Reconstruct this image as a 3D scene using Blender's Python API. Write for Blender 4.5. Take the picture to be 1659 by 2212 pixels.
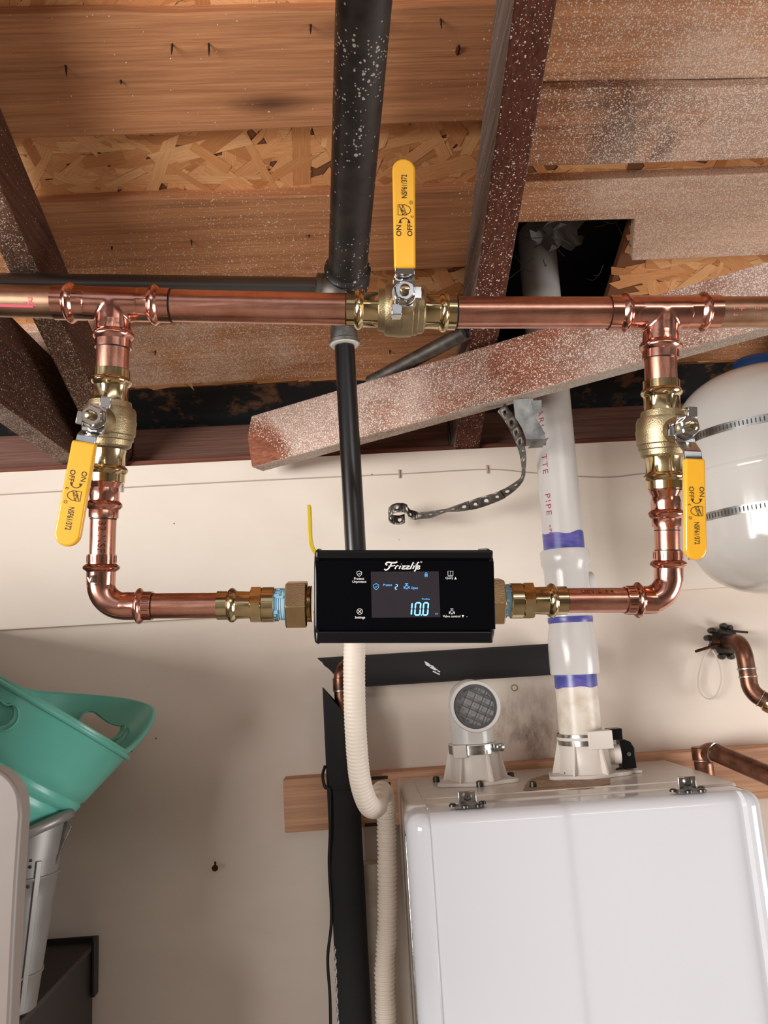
import bpy, math, random
from mathutils import Vector as V, Matrix
random.seed(7)
PI = math.pi
scn = bpy.context.scene
col = scn.collection
for o in list(bpy.data.objects): bpy.data.objects.remove(o)

# ------------------------------------------------------------------ camera
CZ = 1.95                      # camera height above the garage floor
FPX = 1660.0                   # focal length in pixels of the 1659 x 2212 frame
PITCH, ROLL, YAW = math.radians(11), math.radians(3.54), math.radians(2.5)
FW = V((math.sin(YAW)*math.cos(PITCH), math.cos(YAW)*math.cos(PITCH), math.sin(PITCH)))
R0 = V((math.cos(YAW), -math.sin(YAW), 0)); U0 = R0.cross(FW)
RT = R0*math.cos(ROLL) - U0*math.sin(ROLL)
UP = U0*math.cos(ROLL) + R0*math.sin(ROLL)
CAM = V((0, 0, CZ))
cd = bpy.data.cameras.new('camera'); cam = bpy.data.objects.new('camera', cd); col.objects.link(cam)
cd.sensor_fit = 'VERTICAL'; cd.sensor_height = 24; cd.lens = FPX/2212*24; cd.clip_start = .02
m = Matrix.Identity(4)
for i in range(3): m[i][0] = RT[i]; m[i][1] = UP[i]; m[i][2] = -FW[i]; m[i][3] = CAM[i]
cam.matrix_world = m
scn.camera = cam
vs = scn.view_settings
vs.view_transform = 'Standard'; vs.look = 'None'; vs.gamma = 1; vs.use_curve_mapping = False
vs.exposure = 0.12

# ------------------------------------------------------------------ world, daylight and added fill lamps
w = bpy.data.worlds.new('overcast'); scn.world = w; w.use_nodes = True
bg = w.node_tree.nodes['Background']; bg.inputs[0].default_value = (.93, .96, 1, 1); bg.inputs[1].default_value = .6
def area(name, loc, target, sx, sy, power, color=(1, 1, 1)):
    l = bpy.data.lights.new(name, 'AREA'); l.shape = 'RECTANGLE'; l.size = sx; l.size_y = sy; l.energy = power; l.color = color
    o = bpy.data.objects.new(name, l); col.objects.link(o); o.location = loc
    o.rotation_euler = (V(target)-V(loc)).to_track_quat('-Z', 'Y').to_euler()
    return o
area('window_daylight', (-2.42, -1.55, 2.0), (0, -1.55, 2.0), 2.7, 1.0, 190, (1, .985, .97))
area('side_fill_light', (2.24, .1, 1.22), (0, .1, 1.22), 1.1, 1.0, 34, (1, .99, .98))  # fill lamp added to brighten the right side, not a known window
area('overhead_fill', (.85, -.9, 2.72), (.35, 1.2, 1.6), 1.2, .14, 3, (1, .93, .85))  # weak fill lamp added overhead, without any fixture

# ------------------------------------------------------------------ pixel -> place helpers (a ray met with a real plane)
def ray(px, py): return FW + RT*((px-829.5)/FPX) - UP*((py-1106)/FPX)
def atY(px, py, y): d = ray(px, py); return CAM + d*(y/d.y)
def atZ(px, py, z): d = ray(px, py); return CAM + d*((z-CZ)/d.z)
def hit(px, py, p, n): d = ray(px, py); return CAM + d*((p-CAM).dot(n)/d.dot(n))
def depth(p): return (p-CAM).dot(FW)
def mpp(p): return depth(p)/FPX                        # metres per pixel at a point
AN = V((0, 1, .134)).normalized(); AP = V((0, .692, CZ))
def A(px, py): return hit(px, py, AP, AN)              # the plane the copper loop hangs in

# ------------------------------------------------------------------ materials
def lin(r, g, b):
    f = lambda c: (c/255/12.92) if c/255 <= .04045 else ((c/255+.055)/1.055)**2.4
    return (f(r), f(g), f(b), 1)
class N:
    def __init__(s, name):
        s.m = bpy.data.materials.new(name); s.m.use_nodes = True; s.t = s.m.node_tree
        s.b = s.t.nodes['Principled BSDF']; s.co = s.t.nodes.new('ShaderNodeTexCoord').outputs['Object']
    def link(s, a, b): s.t.links.new(a, b)
    def put(s, sock, v):
        if hasattr(v, 'links') or isinstance(v, bpy.types.NodeSocket): s.link(v, sock)
        else: sock.default_value = v
    def node(s, typ, ins=None, **kw):
        n = s.t.nodes.new(typ)
        for k, v in kw.items(): setattr(n, k, v)
        for k, v in (ins or {}).items(): s.put(n.inputs[k], v)
        return n
    def map(s, scale=(1, 1, 1), rot=(0, 0, 0), loc=(0, 0, 0), src=None):
        return s.node('ShaderNodeMapping', {'Vector': src or s.co, 'Scale': scale, 'Rotation': rot, 'Location': loc}).outputs[0]
    def noise(s, vec, scale, detail=3, rough=.55, dist=0):
        return s.node('ShaderNodeTexNoise', {'Vector': vec, 'Scale': scale, 'Detail': detail, 'Roughness': rough, 'Distortion': dist}).outputs['Fac']
    def vor(s, vec, scale, rnd=1): return s.node('ShaderNodeTexVoronoi', {'Vector': vec, 'Scale': scale, 'Randomness': rnd})
    def ramp(s, fac, stops, interp='LINEAR'):
        n = s.node('ShaderNodeValToRGB', {'Fac': fac}); r = n.color_ramp; r.interpolation = interp
        while len(r.elements) < len(stops): r.elements.new(.5)
        for e, (p, c) in zip(r.elements, stops): e.position = p; e.color = c if hasattr(c, '__len__') else (c, c, c, 1)
        return n.outputs[0]
    def mix(s, fac, a, b, mode='MIX'):
        n = s.node('ShaderNodeMix', data_type='RGBA', blend_type=mode)
        s.put(n.inputs[0], fac); s.put(n.inputs[6], a); s.put(n.inputs[7], b); return n.outputs[2]
    def math(s, op, a, b=0.0, clamp=False):
        n = s.node('ShaderNodeMath', operation=op, use_clamp=clamp); s.put(n.inputs[0], a); s.put(n.inputs[1], b); return n.outputs[0]
    def rng(s, v, a, b, c, d):
        return s.node('ShaderNodeMapRange', {'Value': v, 'From Min': a, 'From Max': b, 'To Min': c, 'To Max': d}).outputs[0]
    def bump(s, h, strength=.3, dist=.001):
        s.link(s.node('ShaderNodeBump', {'Height': h, 'Strength': strength, 'Distance': dist}).outputs[0], s.b.inputs['Normal'])
    def fin(s, color=None, rough=.5, metal=0, spec=None, coat=None, em=None, ems=0):
        if color is not None: s.put(s.b.inputs['Base Color'], color)
        s.put(s.b.inputs['Roughness'], rough); s.put(s.b.inputs['Metallic'], metal)
        if spec is not None: s.b.inputs['Specular IOR Level'].default_value = spec
        if coat: s.b.inputs['Coat Weight'].default_value = coat; s.b.inputs['Coat Roughness'].default_value = .05
        if em: s.b.inputs['Emission Color'].default_value = em; s.b.inputs['Emission Strength'].default_value = ems
        return s.m
def plain(name, rgb, rough=.5, metal=0, var=.95, sc=30, **k):
    n = N(name); v = n.noise(n.co, sc, 3)
    c = lin(*rgb); d = tuple(x*var for x in c[:3])+(1,)
    return n.fin(n.mix(n.ramp(v, [(.35, 0), (.65, 1)]), d, c), rough, metal, **k)
def speckle(n, dens, base, paint, scales=(640, 380)):
    out = n.mix(n.rng(dens, .5, 1.1, 0, .42), base, paint)
    for i, sc in enumerate(scales):
        vo = n.vor(n.map(loc=(i*3.1, i*1.7, .3)), sc)
        rnd = n.node('ShaderNodeSeparateColor', {0: vo.outputs['Color']})
        dd = dens if i == 0 else n.math('MULTIPLY', dens, .45)
        on = n.math('LESS_THAN', rnd.outputs[0], dd)
        size = n.math('MULTIPLY_ADD', rnd.outputs[1], .28); size.node.inputs[2].default_value = .24
        dot = n.math('LESS_THAN', vo.outputs['Distance'], size)
        out = n.mix(n.math('MULTIPLY', on, dot), out, paint)
    return out
def wood(name, dark, light, axis, dens=None, rough=.75, freq=1.0, paint=(222, 200, 182), stain=None, knots=True):
    """axis: 'x','y' or a direction angle list; dens(n) -> socket with the share of overspray paint"""
    n = N(name)
    sc = {'x': (9, 330, 330), 'y': (330, 9, 330), 'z': (330, 330, 9)}[axis]
    sc = tuple(s*freq for s in sc)
    g = n.noise(n.map(scale=sc), 1, 5, .6, .35)
    g2 = n.noise(n.map(scale=tuple(s*.25 for s in sc), loc=(3, 1, 2)), 1, 3, .5, .6)
    c = n.mix(n.ramp(g, [(.3, 0), (.7, 1)]), lin(*dark), lin(*light))
    c = n.mix(n.math('MULTIPLY', n.ramp(g2, [(.3, 1), (.62, 0)]), .45), c, tuple(x*.55 for x in lin(*dark)[:3])+(1,))
    if knots:
        kv = n.vor(n.map(scale={'x': (2.2, 8, 8), 'y': (8, 2.2, 8), 'z': (8, 8, 2.2)}[axis]), 1)
        c = n.mix(n.math('MULTIPLY', n.ramp(kv.outputs['Distance'], [(.02, 1), (.13, 0)]), .7), c, lin(62, 34, 22))
    if stain: c = stain(n, c)
    if dens: c = speckle(n, dens(n), c, lin(*paint))
    n.bump(g, .35, .002)
    return n.fin(c, rough, 0, spec=.25)
def sep(n): return n.node('ShaderNodeSeparateXYZ', {0: n.co})
def blob(n, pts, add=0.0):
    """overspray share: sum of soft balls (centre, radius, strength) in room coordinates"""
    tot = add
    for (c, r, s) in pts:
        d = n.node('ShaderNodeVectorMath', {0: n.co, 1: c}, operation='DISTANCE').outputs['Value']
        tot = n.math('ADD', tot, n.rng(d, 0, r, s, 0))
    nz = n.noise(n.co, 9, 3)
    return n.math('MULTIPLY', tot, n.rng(nz, .3, .7, .6, 1.35), True)

def roofP(px, py, off=0): 
    n = V((0, .4167, 1)); return hit(px, py, CAM+V((0, 0, 1.01-off)), n)
MAT = {}
def plank_dens(n):
    return blob(n, [(roofP(1600, 330), .40, .8), (roofP(1620, 500), .34, .8), (roofP(1600, 120), .32, .5), (roofP(330, 800), .27, .85), (roofP(60, 740), .2, .8), (roofP(620, 780), .22, .5), (roofP(560, 580), .2, .2)], .004)
MAT['plank'] = wood('plank_wood', (168, 110, 72), (206, 146, 102), 'x', plank_dens)
def plank2_st(n, c):
    d = n.node('ShaderNodeVectorMath', {0: n.map(scale=(1, 1, 1)), 1: roofP(1390, 270)}, operation='DISTANCE').outputs['Value']
    nz = n.noise(n.map(scale=(14, 5, 5)), 1, 4)
    f = n.math('MULTIPLY', n.rng(d, .02, .17, 1, 0), n.ramp(nz, [(.45, 0), (.55, 1)]))
    return n.mix(n.math('MULTIPLY', f, .8), c, lin(58, 34, 28))
MAT['plank_stained'] = wood('plank_stained_wood', (140, 88, 60), (186, 128, 92), 'x', plank_dens, stain=plank2_st)
MAT['plank_edge'] = MAT['plank']
MAT['rafter_red'] = wood('rafter_wood', (72, 36, 26), (112, 62, 44), 'y', lambda n: blob(n, [], .14), paint=(225, 205, 192))
MAT['rafter_left'] = wood('rafter_dark_wood', (62, 38, 28), (104, 66, 48), 'y', lambda n: blob(n, [(atY(130, 850, 1.1), .16, .55)], .04))
MAT['joist'] = wood('joist_wood', (58, 36, 27), (98, 62, 46), 'y', lambda n: blob(n, [(atY(60, 970, 1.1), .2, .25)], .02))
MAT['joist_bottom'] = wood('joist_bottom_wood', (90, 62, 48), (140, 100, 80), 'y', lambda n: blob(n, [], .62), paint=(200, 188, 174))
MAT['rafter_bottom_left'] = wood('rafter_bottom_wood', (86, 56, 42), (130, 90, 68), 'y', lambda n: blob(n, [], .5), paint=(196, 182, 168))
MAT['brace'] = wood('brace_wood', (122, 70, 50), (172, 106, 80), 'x', lambda n: blob(n, [(atY(640, 930, 1.2), .24, 1.2), (atY(1600, 620, 1.0), .35, .85), (atY(800, 900, 1.2), .35, .4), (atY(565, 1000, 1.245), .10, -2.2)], .42), paint=(232, 214, 200), freq=.8)
MAT['brace_edge'] = wood('brace_edge_wood', (150, 120, 102), (176, 150, 132), 'x', lambda n: blob(n, [], .8), paint=(205, 194, 182))
MAT['brace_bare'] = wood('bare_brown_wood', (112, 62, 42), (148, 88, 62), 'x')
MAT['blocking'] = wood('blocking_wood', (104, 72, 60), (140, 102, 88), 'x', knots=False)
MAT['blocking_dark'] = wood('blocking_dark_wood', (58, 38, 32), (88, 58, 50), 'x', knots=False)
MAT['plate'] = wood('plate_wood', (98, 56, 44), (136, 84, 66), 'x', knots=False)
MAT['cleat'] = wood('cleat_wood', (192, 140, 108), (222, 174, 140), 'x', freq=.7)
MAT['rafter_grey'] = wood('weathered_grey_wood', (92, 78, 70), (146, 128, 116), 'y', lambda n: blob(n, [], .03), knots=False)

def m_osb():
    n = N('osb_flake'); at = n.node('ShaderNodeAttribute', attribute_name='tone').outputs['Fac']
    ax = n.node('ShaderNodeUVMap').outputs[0]
    g = n.noise(n.map(scale=(3, 60, 1), src=ax), 1, 4)
    c = n.ramp(at, [(0, lin(190, 124, 72)), (.3, lin(226, 158, 102)), (.7, lin(240, 182, 126)), (1, lin(214, 146, 90))])
    c = n.mix(n.math('MULTIPLY', n.ramp(g, [(.3, 0), (.7, 1)]), .35), c, lin(118, 70, 38))
    n.bump(g, .3, .001)
    return n.fin(c, .7, 0, spec=.3)
MAT['osb'] = m_osb()
MAT['osb_base'] = plain('osb_base', (118, 72, 38), .8)

def m_wall(name, a, b):
    n = N(name)
    s = n.noise(n.map(scale=(2.2, 2.2, 3.4)), 1, 5, .6, .4)
    c = n.mix(n.ramp(s, [(.35, 0), (.68, 1)]), lin(*a), lin(*b))
    sp = n.vor(n.co, 26); sr = n.node('ShaderNodeSeparateColor', {0: sp.outputs['Color']}).outputs[0]
    dot = n.math('MULTIPLY', n.math('LESS_THAN', sp.outputs['Distance'], .045), n.math('LESS_THAN', sr, .16))
    c = n.mix(n.math('MULTIPLY', dot, .8), c, lin(96, 80, 70))
    # brown water marks low on the wall behind the heater vents
    d = n.node('ShaderNodeVectorMath', {0: n.co, 1: atY(1140, 1590, 1.33)}, operation='DISTANCE').outputs['Value']
    k = n.noise(n.map(scale=(26, 26, 12)), 1, 5, .65)
    c = n.mix(n.math('MULTIPLY', n.rng(d, .01, .1, .75, 0), n.ramp(k, [(.45, 0), (.62, 1)])), c, lin(120, 92, 70))
    n.bump(n.noise(n.co, 160, 3), .12, .001)
    return n.fin(c, .78, 0, spec=.2)
MAT['wall'] = m_wall('drywall_cream', (222, 206, 191), (234, 220, 206))
MAT['wall_panel'] = m_wall('panel_cream', (232, 218, 203), (242, 230, 217))
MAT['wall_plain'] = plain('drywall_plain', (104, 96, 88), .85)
MAT['blocker'] = plain('blocker_board', (84, 70, 60), .8)
MAT['concrete'] = plain('concrete', (134, 124, 114), .9)

def m_metal(name, a, b, r0, r1, axis=(40, 40, 40), bump=0, bscale=900):
    n = N(name); v = n.noise(n.map(scale=axis), 1, 4, .6)
    v2 = n.noise(n.co, 55, 4)
    c = n.mix(n.ramp(v2, [(.32, 0), (.66, 1)]), lin(*a), lin(*b))
    if bump: n.bump(n.noise(n.co, bscale, 2), bump, .0006)
    return n.fin(c, n.rng(v, .3, .7, r0, r1), 1)
MAT['copper'] = m_metal('copper_pipe', (196, 136, 116), (218, 160, 140), .2, .34, (260, 260, 14))
MAT['copper_h'] = m_metal('copper_pipe_level', (196, 136, 114), (218, 160, 140), .2, .34, (14, 300, 300))
MAT['copper_fit'] = m_metal('copper_fitting', (200, 140, 122), (222, 164, 146), .13, .24)
MAT['copper_aged'] = m_metal('copper_aged', (168, 130, 104), (190, 150, 122), .3, .42, (14, 260, 260))
MAT['copper_old'] = m_metal('copper_old', (98, 70, 58), (146, 100, 80), .3, .48)
MAT['brass'] = m_metal('brass_polished', (188, 166, 124), (212, 192, 150), .1, .2)
MAT['brass_cast'] = m_metal('brass_cast', (158, 140, 108), (178, 160, 126), .36, .46, bump=.5)
MAT['brass_nut'] = m_metal('brass_nut', (194, 164, 122), (210, 180, 138), .26, .36, bump=.2)
MAT['chrome'] = m_metal('chrome', (196, 196, 198), (226, 226, 228), .06, .14)
MAT['steel'] = m_metal('stainless_steel', (180, 178, 174), (206, 204, 200), .2, .3, (10, 10, 200))
MAT['galv'] = m_metal('galvanised', (126, 128, 128), (172, 172, 170), .35, .5)
MAT['galv_dull'] = m_metal('galvanised_dull', (104, 100, 94), (140, 136, 130), .42, .6)
MAT['galv_matte'] = plain('galvanised_matte', (150, 146, 142), .42, .55, var=.75, sc=14)
MAT['solder'] = m_metal('solder', (170, 168, 164), (196, 194, 190), .25, .4)
MAT['screw'] = m_metal('screw_zinc', (150, 150, 150), (190, 190, 190), .2, .3)
MAT['screw_dark'] = m_metal('screw_dark', (70, 66, 62), (100, 96, 90), .3, .45)
MAT['nail'] = m_metal('nail_rusty', (48, 42, 40), (74, 62, 56), .5, .7)
MAT['rust'] = m_metal('rusty_screw', (76, 44, 34), (104, 62, 46), .6, .8)
MAT['yellow'] = plain('yellow_vinyl', (236, 172, 40), .28, coat=.35)
MAT['yellow_old'] = plain('yellow_lever', (206, 178, 36), .35)
MAT['ink'] = plain('black_ink', (34, 28, 20), .6)
MAT['marker'] = plain('marker_black', (28, 22, 20), .5)
MAT['etch'] = plain('etched_mark', (112, 66, 52), .4, 1)
MAT['blue_tape'] = plain('blue_thread_sealant', (140, 184, 210), .6)
def m_iron():
    n = N('black_iron'); g = n.noise(n.co, 45, 5)
    c = n.mix(n.ramp(g, [(.35, 0), (.7, 1)]), lin(24, 21, 20), lin(50, 42, 38))
    c = speckle(n, n.math('ADD', n.rng(n.noise(n.co, 14, 2), .45, .75, .01, .3), 0), c, lin(180, 168, 158), (420, 240))
    n.bump(g, .3, .001)
    return n.fin(c, .42, 0, spec=.6)
MAT['iron'] = m_iron()
MAT['iron_grey'] = plain('grey_steel_pipe', (96, 90, 86), .32, .7)
MAT['black_pipe'] = plain('black_coated_pipe', (26, 24, 24), .25, spec=.6)
MAT['foam'] = plain('black_foam', (34, 33, 33), .92)
MAT['black_plastic'] = plain('black_plastic', (12, 12, 13), .3, spec=.35)
MAT['black_gloss'] = plain('black_gloss_panel', (9, 9, 11), 0.1, spec=.04)
MAT['black_cord'] = plain('black_cord', (22, 22, 22), .5)
MAT['lcd'] = plain('lcd_glass', (48, 44, 48), .12, spec=.12)
def m_emit(name, rgb, s):
    n = N(name); return n.fin(lin(*rgb), .4, 0, em=lin(*rgb), ems=s)
MAT['lcd_blue'] = m_emit('lcd_blue', (122, 200, 255), .9)
MAT['lcd_blue_dim'] = m_emit('lcd_blue_dim', (90, 165, 235), .55)
MAT['print_white'] = plain('white_print', (225, 222, 220), .5)
MAT['pvc'] = plain('white_pvc', (212, 207, 202), .22, var=.97, sc=12, spec=.5)
def m_pvcd():
    n = N('stained_pvc'); g = n.noise(n.co, 38, 5)
    return n.fin(n.mix(n.ramp(g, [(.4, 0), (.7, 1)]), lin(226, 216, 202), lin(204, 188, 168)), .35)
MAT['pvc_dirty'] = m_pvcd()
def m_primer():
    n = N('purple_primer'); g = n.noise(n.map(scale=(12, 12, 50)), 1, 4, .6, .6)
    return n.fin(n.ramp(g, [(.3, lin(44, 62, 132)), (.5, lin(82, 82, 158)), (.68, lin(126, 108, 178))]), .3)
MAT['primer'] = m_primer()
MAT['red_print'] = plain('red_print', (178, 62, 82), .5)
MAT['pink_print'] = plain('pink_print', (214, 92, 108), .5)
MAT['heater'] = plain('white_enamel', (206, 205, 208), .1, var=.99, sc=4, spec=.5)
MAT['heater_top'] = plain('cream_enamel', (206, 196, 186), .2, spec=.5)
MAT['plastic_cream'] = plain('cream_plastic', (222, 212, 202), .4)
MAT['grille'] = plain('grey_grille', (84, 84, 88), .35)
MAT['grille_back'] = plain('elbow_inside', (178, 176, 174), .4)
def m_stain():
    n = N('rust_stain'); g = n.noise(n.co, 60, 5)
    return n.fin(n.ramp(g, [(.35, lin(128, 96, 70)), (.6, lin(166, 138, 110)), (.75, lin(190, 170, 148))]), .6)
MAT['stain'] = m_stain()
MAT['rust_edge'] = plain('brown_slot', (150, 112, 80), .6)
MAT['hose'] = plain('cream_corrugated', (222, 208, 192), .5)
MAT['tank'] = plain('tank_white', (204, 198, 191), .14, var=.98, sc=5, spec=.5)
MAT['blue_cap'] = plain('blue_cap', (34, 92, 168), .4)
MAT['pen'] = plain('purple_pen', (96, 92, 160), .5)
MAT['slot'] = plain('dark_slot', (58, 52, 48), .6)
MAT['teal'] = plain('teal_plastic', (98, 178, 160), .3, spec=.5)
MAT['white_panel'] = plain('pale_laminate', (138, 126, 119), .4)
MAT['dark_cabinet'] = plain('black_cabinet', (44, 40, 38), .5)
MAT['dark_top'] = plain('dusty_black_top', (58, 50, 46), .6)
MAT['cap_black'] = plain('black_corner_guard', (30, 28, 27), .45)
MAT['clear'] = plain('clear_loop', (214, 200, 186), .25)
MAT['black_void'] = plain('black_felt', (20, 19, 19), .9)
def m_tar():
    n = N('tar_paper'); g = n.noise(n.co, 22, 5, .65)
    return n.fin(n.mix(n.ramp(g, [(.52, 0), (.62, 1)]), lin(24, 22, 21), lin(112, 76, 48)), .8)
MAT['tar'] = m_tar()
MAT['plastic_sheet'] = plain('dusty_plastic', (122, 120, 116), .35)
MAT['web'] = plain('cobweb', (66, 62, 60), .9)
MAT['wire'] = plain('painted_wire', (186, 170, 156), .6)
MAT['sink'] = plain('dark_gap', (60, 50, 45), .9)

# ------------------------------------------------------------------ mesh builder
def frame(d):
    d = d.normalized(); a = V((0, 0, 1)) if abs(d.z) < .9 else V((1, 0, 0))
    u = d.cross(a).normalized(); return u, d.cross(u).normalized()
class MB:
    def __init__(s): s.v = []; s.f = []
    def ring(s, c, u, v, r, n, fn=None):
        i0 = len(s.v)
        for k in range(n):
            a = 2*PI*k/n; rr = r*(fn(a) if fn else 1)
            s.v.append(c+u*(math.cos(a)*rr)+v*(math.sin(a)*rr))
        return i0
    def bridge(s, a, b, n):
        for k in range(n): s.f.append((a+k, a+(k+1) % n, b+(k+1) % n, b+k))
    def lathe(s, c, d, prof, n=36, cap0=True, cap1=True, u=None):
        """prof: (t, r[, hex amount])"""
        d = d.normalized()
        if u is None: u, w_ = frame(d)
        else: u = (u-d*u.dot(d)).normalized(); w_ = d.cross(u)
        prev = None
        for p in prof:
            fn = None
            if len(p) > 2 and p[2]:
                h = p[2]
                def fn(a, h=h):
                    q = math.cos(PI/6)/math.cos((a % (PI/3))-PI/6); return 1+(q*1.07-1)*h
            i = s.ring(c+d*p[0], u, w_, p[1], n, fn)
            if prev is None:
                if cap0: s.f.append(tuple(range(i+n-1, i-1, -1)))
            else: s.bridge(prev, i, n)
            prev = i
        if cap1: s.f.append(tuple(range(prev, prev+n)))
        return s
    def tube(s, pts, r, n=16, caps=True, closed=False):
        pts = [V(p) for p in pts]; L = len(pts)
        rs = r if hasattr(r, '__len__') else [r]*L
        t0 = (pts[1]-pts[0]).normalized(); u, _ = frame(t0); prev = None; first = None
        for i in range(L):
            if closed: t = (pts[(i+1) % L]-pts[i-1]).normalized()
            else: t = (pts[min(i+1, L-1)]-pts[max(i-1, 0)]).normalized()
            u = (u-t*u.dot(t)).normalized(); w_ = t.cross(u)
            k = s.ring(pts[i], u, w_, rs[i], n)
            if prev is None:
                first = k
                if caps and not closed: s.f.append(tuple(range(k+n-1, k-1, -1)))
            else: s.bridge(prev, k, n)
            prev = k
        if closed: s.bridge(prev, first, n)
        elif caps: s.f.append(tuple(range(prev, prev+n)))
        return s
    def box(s, c, ax, ay, az):
        """c centre, half-axis vectors"""
        i = len(s.v)
        for sx in (-1, 1):
            for sy in (-1, 1):
                for sz in (-1, 1): s.v.append(c+ax*sx+ay*sy+az*sz)
        for f in ((0, 1, 3, 2), (4, 6, 7, 5), (0, 4, 5, 1), (2, 3, 7, 6), (0, 2, 6, 4), (1, 5, 7, 3)): s.f.append(tuple(i+k for k in f))
        return s
    def abox(s, x0, x1, y0, y1, z0, z1):
        return s.box(V(((x0+x1)/2, (y0+y1)/2, (z0+z1)/2)), V(((x1-x0)/2, 0, 0)), V((0, (y1-y0)/2, 0)), V((0, 0, (z1-z0)/2)))
    def prism(s, poly, ext):
        n = len(poly); i = len(s.v)
        s.v += [V(p) for p in poly]+[V(p)+ext for p in poly]
        s.f.append(tuple(range(i+n-1, i-1, -1))); s.f.append(tuple(range(i+n, i+2*n)))
        for k in range(n): s.f.append((i+k, i+(k+1) % n, i+n+(k+1) % n, i+n+k))
        return s
    def plate_hole(s, outer, inner, ext):
        """plate with one hole: outer and inner loops of the same length"""
        n = len(outer); i = len(s.v)
        s.v += [V(p) for p in outer]+[V(p) for p in inner]+[V(p)+ext for p in outer]+[V(p)+ext for p in inner]
        for k in range(n):
            j = (k+1) % n
            s.f += [(i+k, i+n+k, i+n+j, i+j), (i+2*n+k, i+2*n+j, i+3*n+j, i+3*n+k), (i+k, i+j, i+2*n+j, i+2*n+k), (i+n+k, i+3*n+k, i+3*n+j, i+n+j)]
        return s
    def sphere(s, c, r, n=12, sq=V((1, 1, 1))):
        m_ = n//2; i0 = len(s.v)
        for a in range(m_+1):
            th = PI*a/m_
            for b in range(n):
                ph = 2*PI*b/n
                s.v.append(c+V((r*math.sin(th)*math.cos(ph)*sq.x, r*math.sin(th)*math.sin(ph)*sq.y, r*math.cos(th)*sq.z)))
        for a in range(m_):
            for b in range(n): s.f.append((i0+a*n+b, i0+a*n+(b+1) % n, i0+(a+1)*n+(b+1) % n, i0+(a+1)*n+b))
        return s
    def add(s, vs_, fs):
        i = len(s.v); s.v += [V(p) for p in vs_]; s.f += [tuple(i+k for k in f) for f in fs]; return s
    def build(s, name, mat, parent=None, bevel=0, seg=2, ang=40, smooth=True):
        off = wloc(parent) if parent else V((0, 0, 0))
        me = bpy.data.meshes.new(name)
        org = V((0, 0, 0))
        if not parent and s.v:
            org = V(((min(p.x for p in s.v)+max(p.x for p in s.v))/2, (min(p.y for p in s.v)+max(p.y for p in s.v))/2, min(p.z for p in s.v)))
            if mat in WORLDMAT: org = V((0, 0, 0))
        me.from_pydata([tuple(p-off-org) for p in s.v], [], s.f); me.validate(); 
        import bmesh as bmm
        b = bmm.new(); b.from_mesh(me); bmm.ops.recalc_face_normals(b, faces=b.faces); b.to_mesh(me); b.free()
        if smooth:
            me.polygons.foreach_set('use_smooth', [True]*len(me.polygons)); me.set_sharp_from_angle(angle=math.radians(ang))
        me.materials.append(MAT[mat] if isinstance(mat, str) else mat)
        o = bpy.data.objects.new(name, me); col.objects.link(o); o.location = org
        if parent: o.parent = parent
        if bevel:
            md = o.modifiers.new('bevel', 'BEVEL'); md.width = bevel; md.segments = seg; md.limit_method = 'ANGLE'; md.angle_limit = math.radians(35)
        return o
WORLDMAT = {'wall', 'wall_panel', 'plank', 'plank_stained'}
def wloc(o):
    p = V(o.location)
    while o.parent: o = o.parent; p += V(o.location)
    return p
def thing(name, loc, label, cat, group=None):
    o = bpy.data.objects.new(name, None); col.objects.link(o); o.location = loc; o.empty_display_size = .02
    return tag(o, label, cat, group)
def tag(o, label, cat, group=None):
    o['label'] = label; o['category'] = cat
    if group: o['group'] = group
    return o
def struct(o, label=None):
    o['kind'] = 'structure'
    if label: o['label'] = label
    return o
def cr(pts, k=8):
    """Catmull-Rom through points"""
    P = [V(p) for p in pts]; P = [P[0]*2-P[1]]+P+[P[-1]*2-P[-2]]; out = []
    for i in range(1, len(P)-2):
        for j in range(k):
            t = j/k; a, b, c, d = P[i-1], P[i], P[i+1], P[i+2]
            out.append(.5*((2*b)+(c-a)*t+(2*a-5*b+4*c-d)*t*t+(3*b-a-3*c+d)*t**3))
    out.append(P[-2]); return out
def fillet(pts, r, k=8):
    P = [V(p) for p in pts]; out = [P[0]]
    for i in range(1, len(P)-1):
        a = (P[i-1]-P[i]).normalized(); b = (P[i+1]-P[i]).normalized()
        th = a.angle(b); t = r/math.tan(th/2); c = P[i]+(a+b).normalized()*(r/math.sin(th/2))
        s0 = P[i]+a*t-c; s1 = P[i]+b*t-c; om = s0.angle(s1)
        for j in range(k+1):
            q = j/k; out.append(c+(s0*math.sin((1-q)*om)+s1*math.sin(q*om))/math.sin(om))
    return out+[P[-1]]
_tc = {}
def text2d(s, size=1, shear=0, bold=0, align='CENTER', space=1):
    key = (s, shear, bold, align, space)
    if key not in _tc:
        c = bpy.data.curves.new('t', 'FONT'); c.body = s; c.size = 1; c.shear = shear; c.offset = bold; c.align_x = align; c.align_y = 'CENTER'; c.resolution_u = 3; c.space_character = space
        o = bpy.data.objects.new('t', c); col.objects.link(o)
        me = bpy.data.meshes.new_from_object(o.evaluated_get(bpy.context.evaluated_depsgraph_get()))
        _tc[key] = ([(p.co.x, p.co.y) for p in me.vertices], [tuple(f.vertices) for f in me.polygons])
        bpy.data.objects.remove(o); bpy.data.curves.remove(c); bpy.data.meshes.remove(me)
    v_, f_ = _tc[key]
    return [(x*size, y*size) for x, y in v_], f_
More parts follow.
